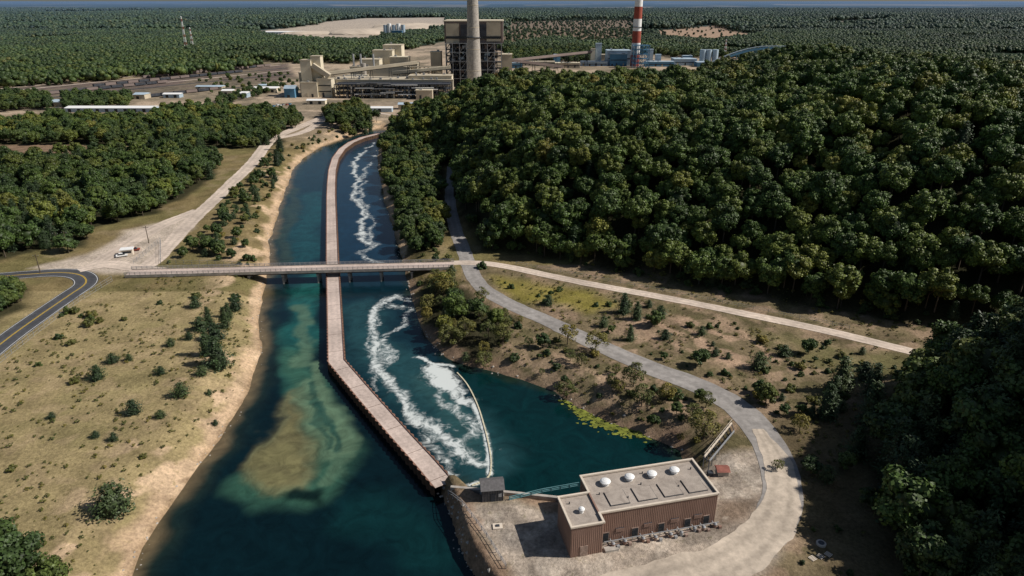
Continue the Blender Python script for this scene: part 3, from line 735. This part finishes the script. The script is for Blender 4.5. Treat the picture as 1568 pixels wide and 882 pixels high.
def chimney(px, y, r0, r1, h, bands=None, name='chimney'):
    mb = MB(PM); x = PX(px, y, 50); n = 28; zs = np.linspace(0, h, bands or 9)
    for i in range(len(zs)-1):
        f = lambda z: r1+(r0-r1)*(1-z/h)**1.25
        mm = 'red' if i % 2 == 0 else 'white'
        vs = []
        for z in (zs[i], zs[i+1]): vs += [(x+f(z)*math.cos(math.tau*k/n), y+f(z)*math.sin(math.tau*k/n), z) for k in range(n)]
        mb.add(vs, [(k, (k+1) % n, n+(k+1) % n, n+k) for k in range(n)], mm if bands else 'concrete')
        if i and bands is None: mb.cyl(x, y, zs[i]-.3, zs[i]+.3, f(zs[i])+.12, f(zs[i])+.12, n, 'beige2')
    mb.cyl(x, y, h, h+1, r1+.2, r1+.2, n, 'dark'); mb.cyl(x, y, 60, 60.8, f(60)+1.3, f(60)+1.3, n, 'dark')
    o = mb.obj(name)
    for p in o.data.polygons: p.use_smooth = len(p.vertices) == 4 and abs(p.normal.z) < .5
chimney(725, 845, 9.2, 4.4, 190); chimney(975, 1180, 7.6, 5.2, 200, 12, 'striped_chimney')
mb = MB(PM)
for a, b_, t, y, d, mt in [(930,966,78,1190,30,'pale'),(934,960,83,1184,5,'blue'),(905,911,75,1200,8,'beige'),(912,921,67,1205,8,'pale'),(921,931,84,1230,10,'beige2'),(958,966,86,1225,20,'blue'),
        (988,1032,95,1170,16,'blue'),(1004,1012,84,1190,8,'pale'),(1033,1067,91,1190,30,'pale'),(1046,1060,86,1225,12,'blue'),(1068,1092,96,1165,22,'blue'),(992,1000,76,1220,8,'pale'),(1092,1118,98,1160,20,'beige2'),
        (890,930,95,1180,14,'pale'),(850,888,97,1150,14,'beige2'),(800,850,95,1200,16,'beige'),(770,800,97,1140,20,'blue'),(848,858,84,1220,10,'blue'),(1150,1190,97,1180,5,'pale'),(1205,1240,98,1200,18,'beige2'),(1120,1148,95,1200,12,'pale')]:
    bx(mb, a, b_, t, y, d, mt, win=1 if b_-a > 25 else 0)
x0, x1 = PX(966, 1175, 20), PX(990, 1175, 20); lattice(mb, x0, x1, 1150, 1164, 0, 34, 5, 5, 'blue', .9)
for px in (1075, 1084, 1094): mb.cyl(PX(px, 1210), 1212, 0, 24, 5, 5, 14, 'pale')
mb.obj('scrubber_building')
mb = MB(PM); pts = []
for i in range(15):
    t = i/14; px = 1075+t*125; py = 105-31*math.sin(min(t*1.25, 1)*math.pi/2); pts.append((PX(px, 1190, 25), 1182, PZ(py, 1182)))
for a, b_ in zip(pts[:-1], pts[1:]): mb.beam(a, b_, 4, 3, 'blue'); mb.beam((a[0], a[1], a[2]+3.5), (b_[0], b_[1], b_[2]+3.5), 3, .8, 'pale'); mb.beam(a, (b_[0], b_[1], b_[2]+3.5), .6, .6, 'pale')
for p in pts[3::3]:
    for s in (-1, 1): mb.beam((p[0]+s*4, p[1], 0), (p[0]+s, p[1], p[2]), .8, .8, 'blue')
mb.obj('arched_conveyor')
mb = MB(PM)
for i, px in enumerate((591, 597, 604, 611, 618)):
    y = 2150; mb.cyl(PX(px, y), y, 0, PZ(38-(i % 2)*2, y), 6, 6, 14, 'white' if i % 2 else 'pale')
bx(mb, 600, 616, 47, 2130, 8, 'blue'); mb.obj('storage_silos')
M['sandpile'] = simple('sand_stockpile', (.52,.44,.35), .2, .02)
for px, py, r, h in ((640,46,170,22),(560,52,120,16),(690,44,110,14),(480,52,90,8)):
    x, y = G(px, py); me = bpy.data.meshes.new('pile'); bm = bmesh.new(); bmesh.ops.create_icosphere(bm, subdivisions=4, radius=1)
    for v in bm.verts:
        k = 1+.25*float(vn(np.array(v.co.x*3+px), np.array(v.co.y*3)))
        v.co = Vector((v.co.x*r*k, v.co.y*r*.6*k, max(v.co.z, -.1)*h*k))
    bm.to_mesh(me); bm.free(); me.materials.append(M['sandpile'])
    o = link('sand_stockpile', me); o.location = (x, y, 0)
def low(px0, px1, py, hgt, d, m, name='warehouse'):
    x, y = G((px0+px1)/2, py); x0, x1 = PX(px0, y), PX(px1, y); mb = MB(PM)
    mb.box(x0, x1, y, y+d, 0, hgt, m)
    mb.add([(x0-.5,y-.5,hgt),(x1+.5,y-.5,hgt),(x1+.5,y+d+.5,hgt),(x0-.5,y+d+.5,hgt),(x0-.5,y+d/2,hgt*1.3),(x1+.5,y+d/2,hgt*1.3)], [(0,1,5,4),(2,3,4,5),(3,0,4),(1,2,5)], 'white' if m in ('beige', 'pale') else 'pale')
    for k in range(int((x1-x0)/9)): mb.box(x0+3+k*9, x0+6+k*9, y-.15, y, .3, 3.2, 'glass')
    mb.obj(name)
for a in [(100,232,172,4,16,'pale'),(20,95,164,5,20,'beige2'),(205,222,152,5,14,'beige2'),(388,424,142,5,14,'beige'),(436,452,150,10,14,'blue'),(300,340,138,4,12,'beige2'),(362,378,150,5,12,'pale'),(395,412,136,4,10,'blue'),
          (560,600,172,4,8,'pale'),(470,498,160,4,8,'beige'),(200,262,100,6,20,'brownc'),(380,470,52,6,60,'pale'),(610,645,168,5,10,'beige2'),(250,275,150,4,10,'pale'),(340,356,146,5,9,'beige'),(500,530,176,3,7,'blue'),(1010,1060,74,8,20,'pale'),(860,900,80,8,20,'beige')]: low(*a)
for k, (l, r_) in enumerate([((-100,158),(440,104)),((-100,163),(445,108)),((-100,168),(450,113)),((-100,151),(430,100)),((60,168),(460,124)),((-100,146),(430,97))]):
    ribbon('rail_track', GL([l, ((l[0]+r_[0])/2, (l[1]+r_[1])/2-1), r_]), 5, ['asph', 'dirt'][k % 2], .25, .3, step=20, nc=2)
mb = MB(['brownc', 'dark', 'coal'])
for (l, r_, t0, t1) in (((-100,158),(440,104),.35,.8),((-100,163),(445,108),.2,.55),((-100,151),(430,100),.5,.95),((60,168),(460,124),.3,.6)):
    a, b_ = np.array(G(*l)), np.array(G(*r_)); L = np.linalg.norm(b_-a); u = (b_-a)/L; s = t0*L
    while s < t1*L:
        p = a+u*s; q = p+u*13.5; m = random.choice(['brownc', 'dark'])
        mb.beam((*p, 2.4), (*q, 2.4), 3, 2.8, m); mb.beam((*(p+u), 3.95), (*(q-u), 3.95), 2.4, .3, 'coal'); mb.beam((*(p+u*2), .6), (*(q-u*2), .6), 1.4, .8, 'dark'); s += 15
mb.obj('freight_train')
def mast(px, pyb, pyt, w=5):
    x, y = G(px, pyb); x = PX(px, y, 40); h = PZ(pyt, y); mb = MB(['white', 'red']); n = 14
    for k in range(n):
        z0, z1 = h*k/n, h*(k+1)/n; a = w*(1-k/n)*.5+.5; b2 = w*(1-(k+1)/n)*.5+.5
        for sx, sy in ((-1,-1),(1,-1),(1,1),(-1,1)):
            mb.beam((x+sx*a, y+sy*a, z0), (x+sx*b2, y+sy*b2, z1), .45, .45, 'red' if k % 3 == 0 else 'white')
        mb.beam((x-a, y-a, z0), (x+b2, y-b2, z1), .3, .3, 'white')
    mb.obj('radio_mast')
mast(281, 80, 25, 3.5); mast(291, 78, 42, 3.5); mast(1113, 88, 60, 3)

# ---------------------------------------------------------------- trees
bmI = {}
def ico(s):
    if s not in bmI:
        bm = bmesh.new(); bmesh.ops.create_icosphere(bm, subdivisions=s, radius=1)
        bmI[s] = (np.array([v.co[:] for v in bm.verts]), np.array([[v.index for v in f.verts] for f in bm.faces])); bm.free()
    return bmI[s]
def unit(a): return a/np.linalg.norm(a, axis=1)[:, None]
def leaves(P, Nn, s, asp=.75):
    n = len(P); t = unit(np.cross(Nn, rng.normal(size=(n, 3)))); b_ = np.cross(Nn, t)
    s = s[:, None]; V = np.stack([P-t*s, P-b_*s*asp, P+t*s, P+b_*s*asp], 1).reshape(-1, 3)
    return V, np.arange(4*n).reshape(-1, 4)
def trunk(h, r, limbs):
    V = []; Q = []
    def seg(p, q, r0, r1, n=6):
        p = np.array(p, float); q = np.array(q, float); d = (q-p)/np.linalg.norm(q-p); a = np.cross(d, [.3,.9,.1]); a /= np.linalg.norm(a); b_ = np.cross(d, a); k = len(V)
        for c, r_ in ((p, r0), (q, r1)):
            for i in range(n): V.append(c+r_*(a*math.cos(i*math.tau/n)+b_*math.sin(i*math.tau/n)))
        for i in range(n): Q.append((k+i, k+(i+1) % n, k+n+(i+1) % n, k+n+i))
    seg((0,0,-.5), (0,0,h*.5), r, r*.75); seg((0,0,h*.5), (.2,.1,h), r*.75, r*.3)
    for l in limbs: seg((0,0,h*random.uniform(.45,.8)), l, r*.45, r*.12, 5)
    return np.array(V), np.array(Q)
def assemble(name, parts, tv, leafm):
    Vs = []; Qs = []; Ts = []; Cs = []; n = 0
    for V, Q, T, C_ in parts:
        Vs.append(V); Cs.append(C_)
        if Q is not None: Qs.append(Q+n)
        if T is not None: Ts.append(T+n)
        n += len(V)
    nq0 = sum(len(q) for q in Qs)
    V, Q = tv; Vs.append(V); Cs.append(np.tile([.5,0,0], (len(V), 1))); Qs.append(Q+n)
    me = np_mesh(name, np.concatenate(Vs), np.concatenate(Qs), np.concatenate(Ts) if Ts else None)
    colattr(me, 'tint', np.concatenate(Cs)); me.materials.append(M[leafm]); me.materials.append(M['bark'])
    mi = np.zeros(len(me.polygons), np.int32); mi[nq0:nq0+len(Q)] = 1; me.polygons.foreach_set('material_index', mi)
    return me
def broad(name, h=13, r=4.8, rh=4.8, nl=24, nlv=2700, lf=.35, leafm='leaf', core=True, wmin=-.75):
    c0 = np.array([0, 0, h-rh]); w = rng.uniform(wmin, 1, nl); th = np.arange(nl)*2.4+rng.uniform(-.4, .4, nl); q = np.sqrt(1-w*w)
    D = np.stack([np.cos(th)*q, np.sin(th)*q, w], 1)
    rad = rng.uniform(.2, .36, nl)*r; Cc = c0+D*np.array([r, r, rh])*(.74*rng.uniform(.72, 1.15, nl))[:, None]
    Cc[:, :2] += rng.normal(0, .06*r, (1, 2))
    lt = rng.uniform(.72, 1.28, nl)
    i = rng.integers(0, nl, nlv); d = unit(rng.normal(size=(nlv, 3))+D[i]*.7+[0,0,.3])
    P = Cc[i]+d*(rad[i]*rng.uniform(.8, 1.25, nlv))[:, None]*[1,1,.85]
    Nn = unit(d+.55*rng.normal(size=(nlv, 3))+[0,0,.2])
    V, Q = leaves(P, Nn, rng.uniform(.6, 1.3, nlv)*lf)
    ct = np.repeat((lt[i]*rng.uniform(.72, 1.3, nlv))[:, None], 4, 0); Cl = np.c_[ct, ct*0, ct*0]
    parts = [(V, Q, None, Cl)]
    if core:
        iv, it = ico(1)
        for k in range(nl):
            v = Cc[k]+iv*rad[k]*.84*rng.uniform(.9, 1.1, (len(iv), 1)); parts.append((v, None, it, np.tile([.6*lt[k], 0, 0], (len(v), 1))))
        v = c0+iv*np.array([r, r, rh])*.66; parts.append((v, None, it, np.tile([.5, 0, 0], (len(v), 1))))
    return assemble(name, parts, trunk(h-rh, r*.06, [Cc[k] for k in range(0, nl, 4)]), leafm)
def pine(name, h=12, r=3.0, lv=16, leafm='pine', ex=.75):
    P = []; S = []; Nn = []; tt = []
    for l in range(lv):
        t = l/(lv-1); z = .6+(h-.9)*t; R = r*(1-t)**ex*(1 if t > .15 else .8)*random.uniform(.75, 1.2)+.25; nb = int(10-4*t); a0 = random.uniform(0, 6)
        for b_ in range(nb):
            a = a0+b_*math.tau/nb+random.uniform(-.3, .3); Rb = R*random.uniform(.6, 1.2); tb = random.uniform(.65, 1.3)
            for k in range(18):
                u = random.uniform(.15, 1); sp = .4*(1-u*.4)+.12
                P.append((math.cos(a)*Rb*u+random.gauss(0, sp), math.sin(a)*Rb*u+random.gauss(0, sp), z-.08*Rb*u+.3*u*u+random.gauss(0, .22)))
                S.append(random.uniform(.22, .42)); Nn.append((math.cos(a)*.5+random.gauss(0, .5), math.sin(a)*.5+random.gauss(0, .5), .9+random.gauss(0, .3))); tt.append(tb*random.uniform(.75, 1.25))
    V, Q = leaves(np.array(P), unit(np.array(Nn)), np.array(S), .45); ct = np.repeat(np.array(tt)[:, None], 4, 0)
    parts = [(V, Q, None, np.c_[ct, ct*0, ct*0])]
    n = 7; cv = []
    for z, q in ((.6, r*.5), (h*.5, r*.4), (h*.9, .05)): cv += [(q*math.cos(i*math.tau/n), q*math.sin(i*math.tau/n), z) for i in range(n)]
    cq = np.array([(k*n+i, k*n+(i+1) % n, (k+1)*n+(i+1) % n, (k+1)*n+i) for k in (0, 1) for i in range(n)])
    parts.append((np.array(cv), cq, None, np.tile([.4, 0, 0], (len(cv), 1))))
    return assemble(name, parts, trunk(h*.9, .2, []), leafm)
def patch(name, size=36, sp=6.2, leafm='leafdark'):
    parts = []; iv, it = ico(2); n = int(size/sp)
    for i in range(n):
        for j in range(n):
            if random.random() < .08: continue
            x = (i+.5)*size/n-size/2+random.uniform(-2.8, 2.8); y = (j+.5)*size/n-size/2+random.uniform(-2.8, 2.8); r = random.uniform(2.4, 5.2); h = random.uniform(7, 13.5); g = random.uniform(-.35, .35)
            con = random.random() < .12
            sc = np.array([r*.6, r*.6, r*1.4]) if con else np.array([r, r, r*.85])
            v = iv*rng.uniform(.78, 1.15, (len(iv), 1))*sc+[x, y, h-sc[2]*.8]
            if con: g = -.4
            br = random.uniform(.75, 1.25); parts.append((v, None, it, np.tile([.8*br, g % 1, 0], (len(v), 1))))
            m = 60; d = unit(rng.normal(size=(m, 3))+[0,0,.6]); V, Q = leaves(d*sc*1.02+[x, y, h-sc[2]*.8], unit(d+.5*rng.normal(size=(m, 3))), rng.uniform(.4, .8, m))
            ct = rng.uniform(.7, 1.3, m)*br; ct = np.repeat(ct, 4)[:, None]; parts.append((V, Q, None, np.c_[ct, ct*0+g % 1, ct*0]))
    return assemble(name, parts, trunk(8, .3, []), leafm)
BR = [broad('broadleaf_%d' % i, h=random.uniform(11, 14.5), r=random.uniform(4.4, 5.8), rh=random.uniform(4.6, 6.0), nl=random.choice([28,34,40])) for i in range(6)]
BD = [broad('dark_broadleaf_%d' % i, h=random.uniform(10.5, 13), r=5.0, rh=random.uniform(4.8, 5.8), nl=32, leafm='leafdark') for i in range(3)]
BY = [broad('yellow_broadleaf_%d' % i, h=9, r=3.6, rh=4, nl=22, nlv=1500, lf=.24, leafm='leafyel', core=False) for i in range(2)]
PI = [pine('pine_%d' % i, h=random.uniform(9.5, 12), r=random.uniform(3.0, 4.2)) for i in range(4)]
JU = [pine('juniper_%d' % i, h=6, r=random.uniform(3.4, 4.2), lv=11, ex=.38) for i in range(3)]
SH = [broad('shrub_%d' % i, h=2.6, r=1.9, rh=1.5, nl=12, nlv=900, lf=.17, leafm=['leafdark', 'leafyel', 'leafdark'][i]) for i in range(3)]
TUF = broad('grass_tuft', h=.7, r=.6, rh=.4, nl=6, nlv=120, lf=.12, leafm='leafyel', core=False)
PA = [patch('forest_patch_%d' % i) for i in range(4)]

def jitter(P=None, bb=None, sp=8, jit=.42):
    if bb is None:
        a = np.array(P); bb = (a[:,0].min(), a[:,0].max(), a[:,1].min(), a[:,1].max())
    gx, gy = np.meshgrid(np.arange(bb[0], bb[1], sp), np.arange(bb[2], bb[3], sp)); gx = gx.ravel().astype(float); gy = gy.ravel().astype(float)
    gx += rng.uniform(-jit, jit, gx.size)*sp; gy += rng.uniform(-jit, jit, gx.size)*sp
    if P is not None: k = inside(gx, gy, P); gx, gy = gx[k], gy[k]
    k = np.abs(gx) < .84*gy+70; return gx[k], gy[k]
def plant(name, x, y, protos, s0, s1, w=None, zoff=0, pw=1):
    root = bpy.data.objects.new(name, None); COL.objects.link(root)
    z = height(x, y)+zoff; n = len(x); s = s0+(s1-s0)*rng.random(n)**pw; a = rng.uniform(0, 6.283, n); pick = rng.choice(len(protos), n, p=w)
    for k, pm in enumerate(protos):
        m = pick == k
        if not m.any(): continue
        c = np.c_[x[m], y[m], z[m]]; sm = s[m]; am = a[m]; V = []
        for q in range(4):
            an = am+q*math.pi/2+math.pi/4; V.append(c+np.c_[np.cos(an), np.sin(an), an*0]*(sm/math.sqrt(2))[:, None])
        V = np.stack(V, 1).reshape(-1, 3); me = np_mesh(name+'_points', V, np.arange(len(V)).reshape(-1, 4))
        o = link(name+'_placement', me, root); o.instance_type = 'FACES'; o.use_instance_faces_scale = True; o.instance_faces_scale = 1
        o.show_instancer_for_render = False
        link(pm.name+'_proto', pm, o)
def clear(x, y, extra=0):
    k = dpoly(x, y, R1) > 6+extra
    return x[k], y[k]
x, y = jitter(HF, sp=6.7, jit=.48); k = (y < 600) & (x < 430); x, y = clear(x[k], y[k])
plant('hill_forest', x, y, BR+PI[:1], .55, 1.2, [.16,.16,.16,.16,.16,.16,.04])
HE = GL([(752,382),(850,396),(1000,424),(1150,450),(1300,476),(1440,503)])
L = smooth_line(HE, 3); x = L[:,0]+rng.normal(0, 2.4, len(L)); y = L[:,1]+rng.normal(0, 2.4, len(L))+1
plant('forest_edge_shrubs', x, y, SH+BR[:3], .35, 1.3, [.25,.15,.25,.12,.12,.11])
for k, sp, pr, s0, s1 in (('a', 7.2, BD+BR[:3]+PI[:2], .65, 1.1), ('b', 7.4, BD+BR[:3]+PI[:1], .6, 1), ('c', 7.6, BD+BR[:2], .6, .95), ('d', 8, BD, .6, 1), ('e', 8, BD, .6, 1), ('f', 7, BR[:3]+PI[:1], .7, 1),
                          ('g', 6.2, BD+BR[:5], .5, .85), ('h', 6.0, BY+BY+BD[:1]+JU[:1]+BR[:1]+SH, .35, .85), ('i', 6.6, BD+BR[:2]+PI, 1.05, 1.5), ('j', 6, BD, .6, .8)):
    x, y = jitter(FOR[k], sp=sp)
    if k in 'gh': x, y = clear(x, y, -1)
    if k == 'i': q = ~((x < 62) & (y < 130)); x, y = x[q], y[q]
    plant('woodland', x, y, pr, s0, s1)
def far(y0, y1, sp, sc):
    x, y = jitter(bb=(-.86*y1-70, .86*y1+70, y0, y1), sp=sp, jit=.32)
    k = np.ones(len(x), bool)
    for P in CLR+[HF]: k &= ~inside(x, y, P)
    k &= fbm(x, y, 260, 3, 111) < .74
    x, y = x[k], y[k]; plant('distant_forest', x, y, PA, sc*.9, sc*1.15)
far(860, 2500, 31, 1); far(2500, 6500, 54, 1.65)
x, y = jitter(CLR[2], sp=26); plant('scattered_trees', x, y, BD, .5, 1.0); x, y = jitter(CLR[3], sp=60); plant('scattered_trees', x, y, BD, .5, .9)
x, y = jitter(GL([(770,80),(900,78),(960,84),(940,96),(780,98)]), sp=11); plant('scattered_trees', x, y, BD+BR[:2], .8, 1.2)
x, y = jitter(GL([(1000,80),(1150,80),(1250,90),(1300,105),(1200,92),(1020,88)]), sp=12); plant('scattered_trees', x, y, BD+BR[:2], .8, 1.1)
x, y = jitter(GL([(300,120),(440,112),(470,140),(330,150)]), sp=22); plant('scattered_trees', x, y, BD, .3, .6)
x, y = jitter(GL([(620,175),(660,165),(700,168),(690,182),(620,190)]), sp=8); plant('scattered_trees', x, y, BR[:4], .7, 1)
x, y = jitter(GL([(280,170),(420,128),(440,135),(300,176)]), sp=9); plant('scattered_trees', x, y, BD, .4, .7)
BDs = [broad('small_broadleaf_%d' % i, h=6.5, r=3.2, rh=3.0, nl=20, nlv=1400, lf=.28, leafm='leafdark') for i in range(2)]
x, y = jitter(GL([(255,398),(300,345),(345,302),(395,255),(432,225),(440,250),(425,300),(410,340),(408,400)]), sp=6.6); s = sdist(x, y, WATER); k = (s > 5)
k &= (dpoly(x, y, RD) > 8) & (fbm(x, y, 25, 3, 120)+rng.random(len(x))*.3 > .52); plant('bank_trees', x[k], y[k], PI[:2]+BDs+BDs+BDs+SH+JU[:2], .45, 1.15, pw=1.6)
for P, sp, pr, s0, s1 in ((GL([(760,480),(860,510),(960,560),(1080,610),(1110,640),(1060,690),(1000,660),(900,630),(850,590),(790,560)]), 4.4, SH+SH+BY+BDs[:1], .25, .9),
        (GL([(760,430),(1000,470),(1250,520),(1420,570),(1250,640),(1180,640),(1100,590),(950,530),(830,480)]), 4.4, SH+SH+SH+JU[:1]+BDs[:1], .25, 1.0),
        (GL([(1150,590),(1290,590),(1440,620),(1360,720),(1330,800),(1260,760),(1215,680)]), 5.2, PI[:2]+JU[:1]+SH+BDs+BY[:1], .35, 1.0),
        (GL([(620,380),(690,350),(708,385),(700,398),(640,402)]), 5, SH+BDs, .5, .9),
        (GL([(690,770),(712,800),(735,850),(770,900),(735,900),(705,860)]), 2.2, SH, .3, .8),
        (GL([(30,500),(130,470),(160,490),(100,520),(50,528)]), 4.2, SH+SH, .5, 1.1),
        (GL([(440,225),(500,200),(560,196),(520,205),(470,232),(440,262)]), 8, SH, .6, 1.1),
        (GL([(1215,800),(1330,810),(1420,900),(1300,940),(1230,880)]), 7, SH, .3, .7),
        (GL([(250,405),(400,408),(405,400),(250,398)]), 4, SH, .4, .8)):
    x, y = jitter(P, sp=sp); k = (sdist(x, y, WATER) > 1.5) & (dpoly(x, y, R1) > 6) & (fbm(x, y, 14, 3, 121)+(rng.random(len(x))-.5)*.5 > .47)
    k &= dpoly(x, y, R2) > 4
    plant('shrub_thicket', x[k], y[k], pr, s0, s1, pw=2)
x, y = jitter(bb=(-150, 160, 90, 255), sp=2.0); n_ = fbm(x, y, 9, 3, 99)
k = (n_ > .47) & (sdist(x, y, WATER) > 3) & (dpoly(x, y, R1) > 5) & (dpoly(x, y, AS) > 6) & ~((x > -25) & (x < 62) & (y < 130)) & (rng.random(len(x)) < .5)
k &= dpoly(x, y, R2) > 4
plant('grass_tufts', x[k], y[k], [TUF], .35, 1.3, pw=1.5)

def put(kind, px, py, hgt, me=None):
    x, y = G(px, py)
    me = me or random.choice({'pine_tree': PI, 'juniper_bush': JU, 'shrub': SH, 'broadleaf_tree': BD, 'young_tree': BY}[kind])
    base = {'pine_tree': 10.5, 'juniper_bush': 6, 'shrub': 2.6, 'broadleaf_tree': 12, 'young_tree': 9}[kind]
    o = link(kind, me); o.location = (x, y, hz(x, y)-.05); s = hgt/base; o.scale = (s*random.uniform(.95, 1.25), s*random.uniform(.95, 1.25), s); o.rotation_euler[2] = random.uniform(0, 6)
for px, py, h in [(335,560,10),(318,545,8),(345,500,7),(320,495,6),(350,485,6),(1285,600,10),(1265,640,9),(955,480,7),(975,490,6),(965,522,5),(1310,700,9),(1330,650,11)]: put('pine_tree', px, py, h)
for px, py, h in [(175,778,7),(278,607,4),(205,634,4),(150,580,4.2),(262,530,2.6),(173,555,3),(198,552,2.2),(247,574,2.6),(80,640,1.8),(147,670,1.8),(175,675,2.2),(247,640,2.2),(327,634,1.6),(320,600,1.7),(310,575,3),(300,470,4),
                  (360,470,4.5),(290,520,2.6),(330,520,5.5),(308,505,4.5),(1018,520,3.4),(1200,545,3.6),(1095,545,2.8)]: put('juniper_bush', px, py, h)
for px, py, h in [(116,586,2),(245,465,1.6),(300,455,2),(108,528,1.8),(360,455,2.6),(740,410,3),(1140,445,3),(885,640,3),(1030,610,3),(20,720,1.5),(220,700,1.2),(60,560,1.4),(190,490,1.4)]: put('shrub', px, py, h)
for px, py, h in [(35,900,11),(0,870,11),(75,915,9),(105,385,9),(20,465,9),(1410,640,14),(1240,725,5)]: put('broadleaf_tree', px, py, h)
for px, py, h in [(912,540,7.5),(868,590,6),(1078,665,8),(1060,640,5),(680,450,9),(690,520,8),(740,545,6),(770,525,7),(1190,720,3),(890,560,4)]: put('young_tree', px, py, h)

# ---------------------------------------------------------------- light, sky, camera
w = bpy.data.worlds.new('World'); bpy.context.scene.world = w; w.use_nodes = True
nt = w.node_tree; bg = nt.nodes['Background']; sky = nt.nodes.new('ShaderNodeTexSky'); sky.sky_type = 'NISHITA'; sky.sun_disc = False
el = math.radians(42); az = math.radians(-3)   # az measured from +X towards +Y
sky.sun_elevation = el; sky.sun_rotation = math.radians(90)-az
nt.links.new(sky.outputs[0], bg.inputs[0]); bg.inputs[1].default_value = .055
sd = bpy.data.lights.new('sun', 'SUN'); sd.energy = 4.9; sd.angle = math.radians(.5); sd.color = (1, .94, .87)
so = bpy.data.objects.new('sun', sd); COL.objects.link(so)
dv = Vector((math.cos(el)*math.cos(az), math.cos(el)*math.sin(az), math.sin(el)))
so.rotation_euler = dv.to_track_quat('Z', 'Y').to_euler(); so.location = dv*300
cd = bpy.data.cameras.new('camera'); co = bpy.data.objects.new('camera', cd); COL.objects.link(co)
cd.sensor_width = 36; cd.lens = 36*F/1568; cd.clip_end = 100000; cd.clip_start = 1
co.location = (0, 0, H); co.rotation_euler = (math.pi/2-PIT, 0, 0)
sc = bpy.context.scene; sc.camera = co; sc.view_settings.view_transform = 'Standard'; sc.view_settings.look = 'None'; sc.view_settings.exposure = 0
